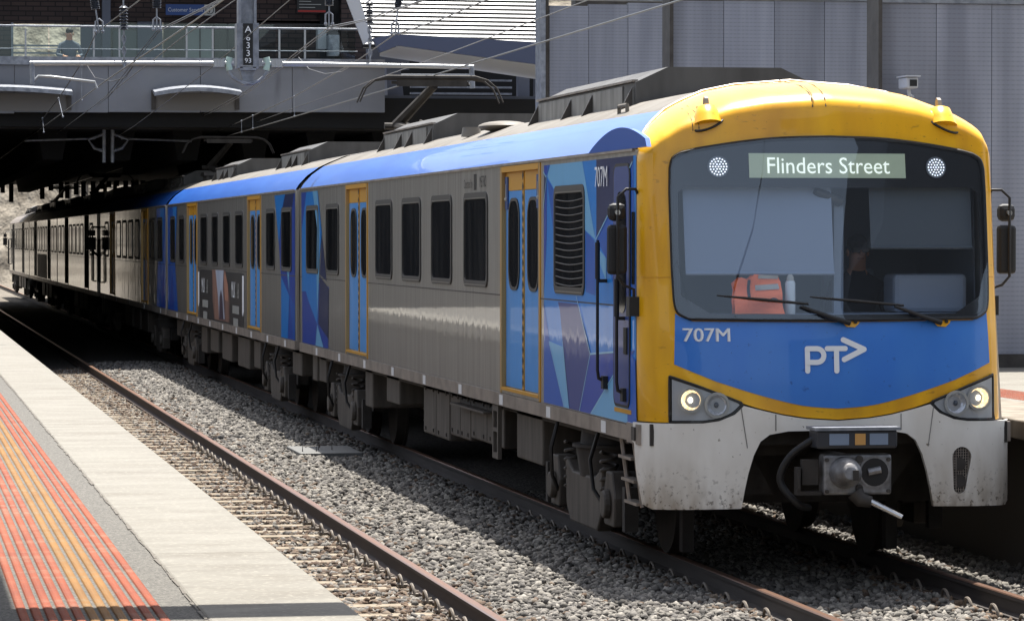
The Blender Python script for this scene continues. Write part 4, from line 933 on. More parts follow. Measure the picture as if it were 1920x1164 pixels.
for x in (-.80, .80): MB().tube([FP(s_of(x), 1.37, .031), FP(s_of(x * .94), 1.05, .031)], .004, 5).build('bumper_joint', 'podside', bump)
MB().box(-1.50, 1.50, -.30, .02, 1.06, 1.235).build('bumper_beam', 'under', car1)
for sd in (-1, 1):
    cb = MB().box(*sorted((sd * 1.572, sd * 1.50)), -.16, .30, 1.062, 1.225).build('corner_box', 'steel_rib', car1)
    MB().box(*sorted((sd * 1.572, sd * 1.585)), -.06, .06, 1.09, 1.2).build('corner_light', 'darkgrey', cb)
# beacons on the brow
for x in (-.98, .99):
    zb_ = 3.735; yb_ = YN + .47; bn = MB(); bn.tube([(x, yb_ - .05, zb_ - .09), (x, yb_ - .02, zb_ - .02), (x, yb_ + .01, zb_ + .055), (x, yb_ + .02, zb_ + .085)], [.135, .115, .09, .03], 18)
    bo_ = bn.build('roof_beacon', 'yellow', car1, smooth=50)
    rg = MB(); pts = []
    for i in range(25):
        t = 2 * math.pi * i / 24; px_ = x + .15 * math.cos(t); py_ = yb_ - .03 + .13 * math.sin(t); pts.append((px_, py_, zb_ - .035 + .55 * (py_ - yb_ + .03) - (abs(px_) - .98) * .42))
    rg.tube(pts, .011, 5); rg.build('beacon_seal', 'black', bo_, smooth=60)
    fn = MB().prism([(yb_ - .03, zb_ + .07), (yb_ + .08, zb_ + .07), (yb_ + .07, zb_ + .13), (yb_ + .04, zb_ + .16), (yb_ + .0, zb_ + .14)], 'x', x - .016, x + .016); fn.cyl((x, yb_ + .015, zb_ + .058), (x, yb_ + .015, zb_ + .072), .085, n=18); fn.build('beacon_fin', 'roof_top', bo_)
# wipers
for (px_, tip, b0, b1) in ((.10, (-.30, 2.185), (-.975, 2.275), (-.235, 2.205)), (.875, (.48, 2.185), (-.22, 2.262), (.56, 2.19))):
    wp = MB(); wp.tube([FP(s_of(px_), 2.05, .05), FP(s_of(px_ - .14), 2.09, .075), FP(s_of(tip[0]), tip[1], .06)], [.022, .02, .012], 8)
    wo = wp.build('wiper', 'black', car1, smooth=50)
    wb = MB(); wb.tube([FP(s_of(b0[0]), b0[1], .04), FP(s_of((b0[0] + b1[0]) / 2), (b0[1] + b1[1]) / 2, .05), FP(s_of(b1[0]), b1[1], .045)], [.006, .014, .010], 6); wb.build('wiper_blade', 'black', wo, smooth=50)
    pb = surf('wiper_pivot', 'yellow', wo, [(px_ - .06, 2.085), (px_ + .11, 2.085), (px_ + .085, 2.045), (px_ + .05, 2.015), (px_ - .02, 2.02), (px_ - .05, 2.05)], h=.05, off=.014)
    MB().cyl(FP(s_of(px_ + .055), 2.058, .01), FP(s_of(px_ + .055), 2.058, .03), .014, n=10).build('pivot_bolt', 'black', wo)
# mirrors
for sd in (-1, 1):
    mr = MB(); y = -.02; xo = sd * 1.72; xi = sd * 1.55
    mr.tube([(xi, y, 3.10), (xi + sd * .02, y - .02, 3.135), (xo - sd * .07, y - .03, 3.135), (xo, y - .03, 3.07), (xo, y - .03, 2.42), (xo - sd * .06, y - .02, 2.35), (xi + sd * .03, y, 2.32), (xi + sd * .03, y, 2.16)], .0125, 8)
    mo = mr.build('mirror', 'black', car1, smooth=50)
    x0, x1 = sorted((xo - sd * .09, xo + sd * .075)); mh = MB().box(x0, x1, y + .0, y + .07, 2.44, 2.845); mh.build('mirror_housing', 'black', mo, bevel=.03)
    x0, x1 = sorted((xo - sd * .085, xo + sd * .07)); mh = MB().box(x0, x1, y + .0, y + .09, 2.875, 3.02); mh.build('mirror_housing', 'black', mo, bevel=.045)
    MB().cyl((xo, y - .04, 2.945), (xo, y + .02, 2.945), .022, n=10).build('mirror_knob', 'chrome', mo)
    MB().box(*sorted((xi - sd * .01, xi + sd * .075)), y - .04, y + .09, 2.10, 2.26).build('mirror_bracket', 'black', mo)
    MB().box(*sorted((xi - sd * .0, xi + sd * .012)), .06, .16, 2.36, 2.95).build('cab_side_window', 'pane', car1)
# cab door, handrails, side number, operator lettering (left side)
cd_ = rrect(28.52 - Y1, 29.13 - Y1, 1.36, 3.33, .09, 5)
cdo = MB().prism(cd_, 'x', -HW - .018, -HW - .008).build('cab_door', 'cabdoor_blue', car1)
ce = MB(); ring(ce, rrect(28.495 - Y1, 29.155 - Y1, 1.335, 3.355, .11, 5), cd_, 'x', -HW - .016, -HW - .006); ce.build('cab_door_seal', 'black', cdo)
MB().prism(rrect(28.62 - Y1, 29.0 - Y1, 2.12, 3.12, .12), 'x', -HW - .024, -HW - .019).build('cab_door_window', 'pane', cdo)
MB().box(-HW - .03, -HW - .018, 28.56 - Y1, 28.68 - Y1, 1.78, 2.0).build('door_handle', 'black', cdo)
MB().box(-HW - .014, -HW - .004, 28.45 - Y1, 29.12 - Y1, 1.29, 1.325).build('door_step', 'gold', cdo)
for y, z0, z1 in ((29.48, 1.52, 2.72), (28.68, 1.45, 2.42)):
    y -= Y1; h = MB(); h.tube([(-HW - .01, y, z0), (-HW - .075, y, z0 + .03), (-HW - .085, y, z0 + .1), (-HW - .085, y, z1 - .06), (-HW - .082, y, z1)], [.016, .016, .014, .014, .013], 8); h.box(-HW - .085, -HW - .005, y - .012, y + .012, z1 - .36, z1 - .33); h.cyl((-HW - .085, y, z1 - .33), (-HW - .085, y, z1 - .02), .022, n=10); h.box(-HW - .05, -HW - .005, y - .07, y + .03, z0 - .06, z0 + .05)
    h.build('handrail', 'black', car1, smooth=50)
side_text('707M', 'number_lettering', car1, 29.95 - Y1, 3.175, .25, .98, 'white', -HW - .018)
side_text('Operated by', 'operator_lettering', car1, 37.05 - Y1, 3.262, .135, .82, 'rubber', -HW - .003); side_text('METRO', 'operator_lettering', car1, 36.05 - Y1, 3.262, .165, .80, 'rubber', -HW - .003)
tb = MB()
for i in range(3): tb.box(-HW - .004, -HW - .001, 36.24 + .06 * i - Y1, 36.27 + .06 * i - Y1, 3.235, 3.40)
tb.build('operator_lettering', 'rubber', car1)
sl_ = MB()
for i in range(13):                           # slatted blind seen through the cab saloon window
    z = 2.33 + .063 * i; yy = [CAB[0] - Y1 + .08 + (CAB[1] - CAB[0] - .16) * t / 6 for t in range(7)]; sl_.tube([(-HW - .0055, y, z - .02 * math.sin(math.pi * t / 6)) for t, y in enumerate(yy)], .0055, 5)
sl_.build('slatted_blind', 'darkgrey', car1)
for (y0_, y1_, z) in ((32.72, 32.92, 3.02), (34.5, 34.64, 3.02), (44.75, 44.85, 3.02)):
    dst = MB(); dst.box(-HW + .02, -HW + .04, y0_ - Y1, y1_ - Y1, z, z + .32); dk = dst.build('door_sticker', 'signblue', car1); ac = MB(); yc = (y0_ + y1_) / 2 - Y1; ac.tube([(-HW + .018, yc, z + .10), (-HW + .018, yc + .015, z + .17), (-HW + .018, yc, z + .25)], .006, 5); ac.ball((-HW + .018, yc - .005, z + .10), .02, 5); ac.build('sticker_symbol', 'silver', dk)
# crew ladder
ld_ = MB(); q0, q1 = 28.62 - Y1, 29.12 - Y1
for y in (q0, q1): ld_.tube([(-1.50, y, 1.07), (-1.44, y - .06, .52)], .02, 6)
for t in (.28, .62, .96): ld_.box(-1.50 + .06 * t - .05, -1.50 + .06 * t + .05, q0 - .06 * t, q1 - .06 * t, 1.07 - .55 * t - .012, 1.07 - .55 * t + .012)
ld_.build('crew_ladder', 'steel_rib', car1)
# coupler
cy = -1.05
cpl = MB(); cpl.box(-.26, .30, cy, cy + .16, .70, 1.02)
co = cpl.build('coupler', 'coupler', car1, bevel=.02)
MB().tube([(0, cy + .16, .88), (0, .6, .88)], .13, 14).build('coupler_shank', 'under', co)
cc = MB(); cc.tube([(-.09, cy + .02, .88), (-.09, cy - .05, .88), (-.09, cy - .15, .88), (-.09, cy - .20, .885)], [.128, .124, .104, .05], 20); cc.build('coupler_cone', 'coupler', co, smooth=40)
MB().box(-.075, -.03, cy - .215, cy - .12, .83, .91).build('coupler_hook', 'darkgrey', co)
fn = MB(); fn.tube([(.155, cy - .012, .88), (.155, cy - .002, .88), (.155, cy - .001, .88)], [.128, .128, .118], 22); fn.build('coupler_funnel', 'coupler', co, smooth=40)
MB().cyl((.155, cy - .014, .88), (.155, cy - .016, .88), .112, n=22).build('coupler_socket', 'black', co)
MB().tube([(.10, cy - .02, .88), (.20, cy - .03, .90)], .03, 8).build('coupler_pin', 'coupler', co)
el = MB().box(-.33, .33, cy - .06, cy + .2, 1.07, 1.22).build('electric_head', mat('electric_head_grey', (52, 54, 60), .35), co, bevel=.02)
MB().box(-.35, .35, cy - .08, cy + .2, 1.215, 1.24).build('head_cover', 'galv', el)
for a, b, m_ in ((-.23, -.07, 'dash'), (.10, .25, 'dash'), (-.02, .065, 'orange_lamp')): MB().box(a, b, cy - .066, cy - .06, 1.10, 1.19).build('head_label', m_, co)
ar = MB(); ar.tube([(.0, cy + .0, .72), (.04, cy - .02, .66), (.12, cy - .05, .645)], [.07, .06, .045], 12); ar.build('coupler_valve', 'darkgrey', co, smooth=50)
MB().tube([(.11, cy - .05, .65), (.34, cy - .16, .53)], [.026, .02], 8).build('release_lever', 'chrome', co)
for x, z in ((.03, .985), (.03, .755), (-.235, .98), (.27, .98), (-.235, .73), (.27, .73)): MB().cyl((x, cy - .022, z), (x, cy, z), .03 if abs(x) < .1 else .016, n=10).build('coupler_bolt', 'darkgrey', co)
sdp = MB(); sdp.box(-.47, -.27, cy + .02, cy + .12, .70, .73); sdp.box(-.47, -.44, cy + .02, cy + .12, .73, .92); sdp.tube([(-.46, cy, .90), (-.46, cy, .75)], .014, 6); sdp.box(-.42, -.29, cy + .05, cy + .12, .78, .98); sdp.build('coupler_bracket', 'under', co)
for pts, r in (([(-.3, cy + .1, 1.15), (-.48, cy + .2, 1.0), (-.55, cy + .25, .8), (-.42, cy + .2, .62), (-.3, cy + .3, .58)], .03),):
    MB().tube(arc3(pts), r, 8).build('air_hose', 'black', co, smooth=60)
fr_ = MB(); fr_.box(-1.2, 1.2, .9, 1.1, .5, 1.06); fr_.prism([(-.95, 1.06), (-.6, 1.06), (-.35, .62), (-.62, .62)], 'y', .2, .3); fr_.prism([(.95, 1.06), (.6, 1.06), (.35, .62), (.62, .62)], 'y', .2, .3); fr_.box(-1.0, 1.0, .1, .9, .95, 1.06); fr_.build('front_frame', 'under', car1)
for sd in (-1, 1):
    MB().box(*sorted((sd * .84, sd * .94)), 1.0, 1.12, .08, .6).build('rail_guard', 'under', car1)
# cab interior
ci = MB(); ci.box(-1.42, 1.42, 1.9, 1.95, 1.3, 3.5); ci.box(-1.42, 1.42, .0, 1.9, 1.25, 1.3); ci.box(-1.44, -1.42, .25, 1.9, 1.3, 3.5); ci.box(1.42, 1.44, .25, 1.9, 1.3, 3.5); ci.box(-1.42, 1.42, .0, 1.9, 3.5, 3.53)
ci.build('cab_interior', 'cabint', car1)
MB().box(-1.36, 1.36, -.28, .5, 1.7, 2.12).build('dashboard', 'dash', car1, bevel=.03)
MB().box(.62, 1.25, .0, .35, 2.12, 2.44).build('control_panel', 'cabint', car1, bevel=.04)
def blindmb(x0, x1, z0, z1):
    mb = MB(); mb.add([FP(s_of(a), b, -.07) for a, b in ((x0, z0), (x1, z0), (x1, z1), (x0, z1))], [(0, 1, 2, 3)]); p, q = FP(s_of(x0), z0, -.07), FP(s_of(x1), z0, -.07); mb.tube([p, q], .014, 8); return mb
blindmb(-1.22, .02, 2.45, 3.16).build('roller_blind', 'blind', car1)
blindmb(.34, 1.24, 2.66, 3.16).build('roller_blind', 'blind_shaded', car1)
MB().box(.08, .16, -.1, -.04, 2.12, 3.0).build('cab_pillar', 'dash', car1)
MB().tube([(.12, -.12, 3.04), (.0, -.2, 3.08), (-.12, -.24, 3.12)], [.05, .045, .03], 8).build('cab_camera', 'black', car1, smooth=50)

# ------------------------------------------------------------------ people and things in the cab
def skin_body(name, pts, edges, radii, mats, parent=None, loc=None, zsplit=None, rot=0.):
    me = bpy.data.meshes.new("t"); me.from_pydata(pts, edges, []); o = bpy.data.objects.new("t", me); C.objects.link(o)
    sk = o.modifiers.new("skin", 'SKIN')
    for v, r in zip(me.skin_vertices[0].data, radii): v.radius = (r, r) if not isinstance(r, tuple) else r
    me.skin_vertices[0].data[0].use_root = True
    sb = o.modifiers.new("sub", 'SUBSURF'); sb.levels = 2; sb.render_levels = 2
    dg = bpy.context.evaluated_depsgraph_get(); m2 = bpy.data.meshes.new_from_object(o.evaluated_get(dg))
    bpy.data.objects.remove(o); bpy.data.meshes.remove(me)
    m2.materials.clear()
    for q in mats: m2.materials.append(M[q])
    for p in m2.polygons: p.use_smooth = True; p.material_index = zsplit(p.center) if zsplit else 0
    r = bpy.data.objects.new(name, m2); C.objects.link(r); m2.name = name
    if loc: r.location = loc
    r.rotation_euler[2] = rot
    return r
def person(label, loc, rot, pose, group=None):
    """pose: 'sit' or 'lean'; local frame faces -y, z up from the feet"""
    if pose == 'sit':
        P = [(0, .0, .50), (0, -.02, .75), (0, -.03, 1.0), (0, -.04, 1.10), (0, -.06, 1.20), (0, -.07, 1.30),
             (-.19, -.03, .98), (-.26, -.1, .72), (-.2, -.36, .66), (.19, -.03, .98), (.26, -.1, .72), (.2, -.36, .66),
             (-.1, -.02, .48), (-.13, -.45, .48), (-.13, -.42, .08), (-.13, -.56, .05), (.1, -.02, .48), (.13, -.45, .48), (.13, -.42, .08), (.13, -.56, .05)]
    else:
        P = [(0, .0, .92), (0, -.04, 1.15), (0, -.1, 1.38), (0, -.12, 1.48), (0, -.15, 1.56), (0, -.17, 1.66),
             (-.2, -.1, 1.36), (-.3, -.16, 1.12), (-.16, -.38, 1.08), (.2, -.1, 1.36), (.30, -.16, 1.12), (.16, -.38, 1.08),
             (-.1, .0, .88), (-.11, -.03, .5), (-.11, .02, .08), (-.12, -.12, .05), (.1, .0, .88), (.11, -.03, .5), (.11, .02, .08), (.12, -.12, .05)]
    E_ = [(0, 1), (1, 2), (2, 3), (3, 4), (4, 5), (2, 6), (6, 7), (7, 8), (2, 9), (9, 10), (10, 11), (0, 12), (12, 13), (13, 14), (14, 15), (0, 16), (16, 17), (17, 18), (18, 19)]
    Rr = [(.16, .12), (.16, .12), (.17, .11), .06, (.085, .095), (.07, .085), .065, .048, .035, .065, .048, .035, .095, .07, .045, .04, .095, .07, .045, .04]
    nz = P[3][2]
    hands = (P[8], P[11])
    o = skin_body('person', P, E_, Rr, ['shirt' if pose == 'lean' else 'cloth', 'skin', 'cloth'],
                  zsplit=lambda c: 1 if c.z > nz - .015 or any((c - Vector(h)).length < .05 for h in hands) else (2 if c.z < P[0][2] + .02 else 0), loc=loc, rot=rot)
    tag(o, label, 'person', group)
    hx, hy, hz = P[5]
    h = MB(); h.ball((hx, hy + .022, hz + .03), (.088, .098, .085), 10); h.v = [(a, b, max(c, hz - .015) if b > hy - .03 else max(c, hz + .045)) for a, b, c in h.v]; h.build('hair', 'hair', o, smooth=60)
    f = MB(); f.ball((hx, hy - .098, hz - .05), (.014, .02, .022), 6)
    for e in (-1, 1): f.ball((hx + e * .088, hy + .01, hz - .045), (.014, .025, .033), 6)
    f.build('face_feature', 'skin', o, smooth=60)
    g_ = MB(); g_.box(hx - .075, hx - .01, hy - .105, hy - .085, hz - .045, hz - .005); g_.box(hx + .01, hx + .075, hy - .105, hy - .085, hz - .045, hz - .005); g_.box(hx - .085, hx + .085, hy - .09, hy - .08, hz - .02, hz - .012)
    if pose == 'sit': g_.build('sunglasses', 'black', o, bevel=.006)
    mo = MB().box(hx - .028, hx + .028, hy - .092, hy - .08, hz - .098, hz - .09); mo.build('mouth', mat('lip', (120, 70, 62), .6), o)
    for hnd, sg in ((hands[0], -1), (hands[1], 1)):
        hm = MB(); px, py, pz = hnd; hm.ball((px, py - .04, pz), (.042, .05, .018), 6)
        for k in range(4): hm.tube([(px - .03 + .02 * k, py - .075, pz), (px - .03 + .02 * k, py - .115 + abs(k - 1.5) * .008, pz - .006), (px - .03 + .02 * k, py - .14 + abs(k - 1.5) * .012, pz - .022)], [.0095, .009, .007], 6)
        hm.tube([(px - sg * .035, py - .03, pz), (px - sg * .06, py - .06, pz - .004), (px - sg * .058, py - .085, pz - .012)], [.011, .010, .008], 6)
        hm.build('hand', 'skin', o, smooth=60)
    return o
person('train driver in dark clothes and sunglasses, seated behind the cab windscreen', (XC + .50, Y1 + .75, 1.36), R(0), 'sit')
stl = empty('driver_seat', (XC + .50, Y1 + .82, 1.34), 'dark high-backed driver seat behind the cab windscreen', 'seat')
MB().box(-.24, .24, -.22, .24, .32, .42).build('seat_cushion', 'cabint', stl, bevel=.04); MB().box(-.23, .23, .14, .24, .42, 1.15).build('seat_back', 'cabint', stl, bevel=.04); MB().cyl((0, 0, 0), (0, 0, .32), .08, n=12).build('seat_post', 'black', stl)
# folded hi-vis vest and drink bottle on the dash
vm = MB(); n = 9; V = []
vo = fill2d([(-.83, 2.125), (-.83, 2.22), (-.80, 2.31), (-.815, 2.37), (-.76, 2.42), (-.70, 2.40), (-.66, 2.445), (-.45, 2.43), (-.425, 2.38), (-.43, 2.22), (-.42, 2.125)], h=.03)
def vy(a, b): return FP(s_of(a), b, 0)[1] + .05 + .025 * math.sin(17 * a + 9 * b) + .02 * math.sin(31 * b - 7 * a) - .10 * max(0, (2.42 - b))
nv = len(vo[0]); vm.add([(XC + a, Y1 + vy(a, b), b) for a, b in vo[0]] + [(XC + a, Y1 + vy(a, b) + .10, b) for a, b in vo[0]], vo[1] + [[i + nv for i in f[::-1]] for f in vo[1]])
vest = vm.build('hi_vis_vest', 'orange', None, smooth=50)
# bring its origin to the base
bx_, by_, bz_ = XC - .62, Y1 + vy(-.62, 2.2), 2.12
vest.data.transform(Matrix.Translation((-bx_, -by_, -bz_))); vest.location = (bx_, by_, bz_)
tag(vest, 'crumpled orange hi-vis vest with grey tape lying on the dash behind the windscreen', 'vest')
def strip(name, pts, wd, m_, par, off=.012):
    mb = MB(); vs = []
    for i, (a, b) in enumerate(pts):
        d = Vector((pts[min(i + 1, len(pts) - 1)][0] - pts[max(i - 1, 0)][0], pts[min(i + 1, len(pts) - 1)][1] - pts[max(i - 1, 0)][1])).normalized(); nn = Vector((-d.y, d.x)) * wd / 2
        for e in (1, -1):
            q = (a + e * nn.x, b + e * nn.y); vs.append((XC + q[0] - bx_, Y1 + vy(*q) - off - by_, q[1] - bz_))
    k = len(pts); mb.add(vs, [(2 * i, 2 * i + 1, 2 * i + 3, 2 * i + 2) for i in range(k - 1)]); return mb.build(name, m_, par)
strip('reflective_tape', [(-.65 + .02 * i, 2.335 + .0012 * i) for i in range(11)], .042, 'silver', vest); strip('reflective_tape', [(-.63 + .02 * i, 2.425 - .0005 * i) for i in range(10)], .03, 'silver', vest)
strip('reflective_tape', [(-.70 + .0 * i, 2.40 - .02 * i) for i in range(9)], .022, 'cloth', vest); strip('reflective_tape', [(-.56 + .0135 * i, 2.225 + .022 * math.sin(i * .45)) for i in range(8)], .018, 'cloth', vest)
btl = empty('drink_bottle', (XC - .345, Y1 + FP(s_of(-.345), 2.2)[1] + .12, 2.12), 'white drink bottle standing on the dash beside the orange vest', 'bottle')
MB().tube([(0, 0, 0), (0, 0, .25), (0, 0, .27)], [.042, .042, .034], 18).build('bottle_body', 'bottle', btl, smooth=40); MB().tube([(0, 0, .27), (0, 0, .30), (0, 0, .325)], [.03, .03, .012], 12).build('bottle_cap', 'silver', btl, smooth=40)

# ------------------------------------------------------------------ the station bridge
YB = 79.0
def pts_at(L, Y): return [(lambda p: (p[0], p[2]))(at(u, v, Y)) for u, v in L]
br = empty('bridge', (8, YB, 5.5), 'grey concrete station bridge crossing over the tracks and the train', 'bridge')
def bl(mb, u0, u1, v0, v1, Y, d, m=0):
    (x0, _, z0), (x1, _, z1) = at(u0, v1, Y), at(u1, v0, Y); mb.box(x0 - 8, x1 - 8, Y - YB, Y - YB + d, z0 - 5.5, z1 - 5.5, m); return mb
seg = [-420, 27, 203, 376, 548, 722]
for a, b in zip(seg, seg[1:]): bl(MB(), a + .6, b - .6, 118, 210, YB, .3).build('fascia_panel', 'concrete', br)
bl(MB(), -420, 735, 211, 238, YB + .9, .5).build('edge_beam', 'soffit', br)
bl(MB(), -420, 722, 112, 117.5, YB - .06, .5).build('coping_strip', 'galv', br)
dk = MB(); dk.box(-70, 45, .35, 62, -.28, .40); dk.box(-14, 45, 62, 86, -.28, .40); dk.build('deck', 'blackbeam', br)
for i in range(60):
    x = -60 + 1.55 * i
    if x < 38: MB().prism([(x - .35, -.281), (x + .35, -.281), (x + .22, -.95), (x - .22, -.95)], 'y', 3.2, 61 if x < -1.5 else 22).build('deck_beam', 'blackbeam', br)
_r = random.Random(5)
for i in range(30):
    x = -5.4 + .33 * i + _r.uniform(-.06, .06); MB().box(x - .10, x + .10, 85.2 - .5 * i, 85.4 - .5 * i, -.29 - _r.uniform(.35, 1.1) * (1 - i / 48), -.281).build('deck_hanger', 'blackbeam', br)
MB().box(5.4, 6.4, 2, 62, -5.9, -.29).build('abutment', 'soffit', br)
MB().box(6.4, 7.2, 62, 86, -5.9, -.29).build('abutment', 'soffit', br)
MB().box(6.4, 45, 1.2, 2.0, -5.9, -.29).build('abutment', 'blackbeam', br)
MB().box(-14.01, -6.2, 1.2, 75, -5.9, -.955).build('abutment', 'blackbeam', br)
# curved hoods on the fascia
for u0, u1, v0 in ((-160, 133, 157), (285, 448, 158)):
    hd = MB(); n = 12; rows = []
    for i in range(n + 1):
        t = i / n; x, _, z = at(u0 + (u1 - u0) * t, v0 + 14 - 14 * math.sin(math.pi * (.12 + .76 * t)), YB); rows.append((x - 8, z - 5.5))
    for i in range(n):
        (xa, za), (xb, zb) = rows[i], rows[i + 1]
        hd.add([(xa, -.02, za), (xb, -.02, zb), (xb, -.75, zb - .10), (xa, -.75, za - .10), (xa, -.02, za - .06), (xb, -.02, zb - .06), (xb, -.75, zb - .19), (xa, -.75, za - .19)], [(0, 1, 2, 3), (4, 7, 6, 5), (3, 2, 6, 7)] + ([(0, 3, 7, 4)] if i == 0 else []) + ([(1, 5, 6, 2)] if i == n - 1 else []))
    hb = hd.build('fascia_hood', 'galv', br)
    pn = bl(MB(), u0 + 4, u1 - 4, 176, 207, YB - .012, .011); pn.build('hood_recess', mat('recess_panel', (120, 118, 116), .9), br)
    for u in (u0 + 3, u1 - 3): bl(MB(), u - 4, u + 4, 170, 206, YB - .05, .06).build('hood_bracket', 'darkgrey', br)
# glass balustrade, floor, back wall
fl = MB(); fl.box(-45, 8.5, .5, 14, .401, .47); fl.build('concourse_floor', 'panelgrey', br)
bg_ = MB(); us = [-420, -120, -15, 92, 176, 224, 350, 402, 486, 520, 572, 640, 668]
for a, b in zip(us, us[1:]):
    (x0, _, z0), (x1, _, z1) = at(a + 1, 112, YB + .25), at(b - 1, 46, YB + .25); bg_.box(x0 - 8, x1 - 8, .36, .372, z0 - 5.5, z1 - 5.5)
bg_.build('glass_balustrade', 'balglass', br)
rl_ = MB()
for v in (44, 87): (x0, _, z0), (x1, _, z1) = at(-420, v, YB + .3), at(670, v, YB + .3); rl_.tube([(x0 - 8, .3, z0 - 5.5), (x1 - 8, .3, z0 - 5.5)], .022 if v == 44 else .010, 8)
rl_.build('handrail', 'galv', br)
for u in (-60, 48, 176, 224, 350, 399, 402 + 122, 572): bl(MB(), u - 1.6, u + 1.6, 54, 116, YB + .3, .05).build('balustrade_post', 'galvlight', br)
# station building on the bridge
sb = empty('station_building', (0, 88, 6.4), 'dark brick station building above the bridge balustrade', 'building')
def sbx(name, m_, u0, u1, v0, v1, Y, d, bevel=None):
    (x0, _, z0), (x1, _, z1) = at(u0, v1, Y), at(u1, v0, Y); return MB().box(x0, x1, Y - 88, Y - 88 + d, z0 - 6.4, z1 - 6.4).build(name, m_, sb, bevel=bevel)
sbx('brick_wall', 'brick', -420, 24, -90, 120, 88, .4); sbx('brick_wall', 'brick', 152, 205, -90, 46, 88, .4); sbx('brick_wall', 'brick', 205, 600, -90, 40, 88, .4); sbx('brick_wall', 'brick', 24, 152, -90, 43, 88, .4)
sbx('brick_wall', 'brick', 480, 600, 40.2, 120, 88, .4); sbx('brick_wall', 'brick', 640, 690, -90, 120, 87.6, .4)
sbx('grey_panel', 'panelgrey', 152, 204, 46.2, 120, 88.05, .3); sbx('grey_panel', 'panelgrey', 258, 305, 40.5, 120, 88.05, .3); sbx('dark_column', 'panelgrey', 192, 207, -90, 120, 87.7, .25)
sbx('window_pane', 'pane', 205, 258, 40.5, 120, 88.2, .05); sbx('window_pane', 'pane', 306, 480, 40.5, 120, 88.2, .05); sbx('window_pane', 'pane', 600, 640, -90, 120, 87.9, .05)
sbx('glazing_reflection', mat('glazing_reflection', (140, 146, 142), .6), 352, 398, 50, 120, 88.13, .04); sbx('glazing_reflection', mat('glazing_reflection', (104, 110, 108), .6), 212, 256, 58, 120, 88.12, .04)  # added pale sheets standing in for reflections in the concourse glazing
for u in (375, 428): sbx('window_mullion', 'darkgrey', u - 1.5, u + 1.5, 40.5, 120, 88.12, .06)
for v in (86, 100): sbx('window_rail', 'galv', 24, 152, v - 1, v + 1, 88.1, .06)
sbx('window_rail', 'galv', 21, 25, 43, 120, 87.95, .06); sbx('roof_slab', 'panelgrey', -420, 690, -130, -91, 86, 8)
sbx('ticket_machine', 'lightpanel', 596, 612, 52, 92, 86.6, .4); sbx('ticket_machine', 'galv', 616, 636, 66, 104, 86.2, .4)
# small white notices, red departure board
sg = empty('departure_board', at(583, 20, 87.5), 'black and red departure board high on the brick wall', 'sign')
x0, _, z0 = at(557, 24, 87.5); x1, _, z1 = at(612, -14, 87.5); o0 = sg.location
MB().box(x0 - o0.x, x1 - o0.x, 0, .1, z0 - o0.z, z1 - o0.z).build('board', 'signblack', sg)
MB().box(x0 - o0.x + .02, x1 - o0.x - .02, -.006, -.001, z0 - o0.z + .01, z0 - o0.z + .06).build('red_band', 'red', sg)
tx = MB()
for i in range(5): tx.box(x0 - o0.x + .05, x0 - o0.x + .05 + (.4, .55, .3, .5, .42)[i], -.006, -.001, z0 - o0.z + .12 + .075 * i, z0 - o0.z + .135 + .075 * i)
tx.build('board_line', 'silver', sg)
cs = empty('customer_service_sign', at(355, 20, 87.4), 'blue Customer Service sign with a round information symbol on the brick wall', 'sign'); o0 = cs.location
x0, _, z0 = at(311, 28.5, 87.4); x1, _, z1 = at(403, 9.5, 87.4)
MB().box(x0 - o0.x, x1 - o0.x - .26, 0, .08, z0 - o0.z, z1 - o0.z).build('sign_panel', 'signblue', cs)
MB().box(x1 - o0.x - .258, x1 - o0.x, 0, .08, z0 - o0.z, z1 - o0.z).build('sign_panel', 'silver', cs)
vs, fs = text2d('Customer Service', .135, .88); tm = MB(); tm.add([(x0 - o0.x + .05 + a, -.004, z0 - o0.z + .085 + b) for a, b in vs], fs); tm.build('sign_lettering', 'lightpanel', cs)
cx_, cz_ = x1 - o0.x - .13, (z0 + z1) / 2 - o0.z
rg = MB(); n = 24; ring(rg, [(cx_ + .105 * math.cos(2 * math.pi * i / n), cz_ + .105 * math.sin(2 * math.pi * i / n)) for i in range(n)], [(cx_ + .088 * math.cos(2 * math.pi * i / n), cz_ + .088 * math.sin(2 * math.pi * i / n)) for i in range(n)], 'y', -.006, -.001)
vs, fs = text2d('i', .17, 1.0, 'CENTER', bold=.006); rg.add([(cx_ + a + .18 * b - .01, -.004, cz_ - .06 + b) for a, b in vs], fs); rg.build('information_symbol', 'signblack', cs)
p_ = at(128, 100, 85.2); person('person in a grey top leaning on a bench behind the bridge glass', (p_[0], 85.2, 5.98), R(8), 'lean')
bn = empty('concourse_bench', (p_[0] - .1, 84.72, 5.97), 'waist-high bench counter behind the bridge glass', 'bench')
MB().box(-.8, .9, -.22, .22, 1.0, 1.05).build('bench_top', 'galv', bn); MB().box(-.7, -.6, -.15, .15, 0, 1.0).build('bench_leg', 'darkgrey', bn); MB().box(.7, .8, -.15, .15, 0, 1.0).build('bench_leg', 'darkgrey', bn)
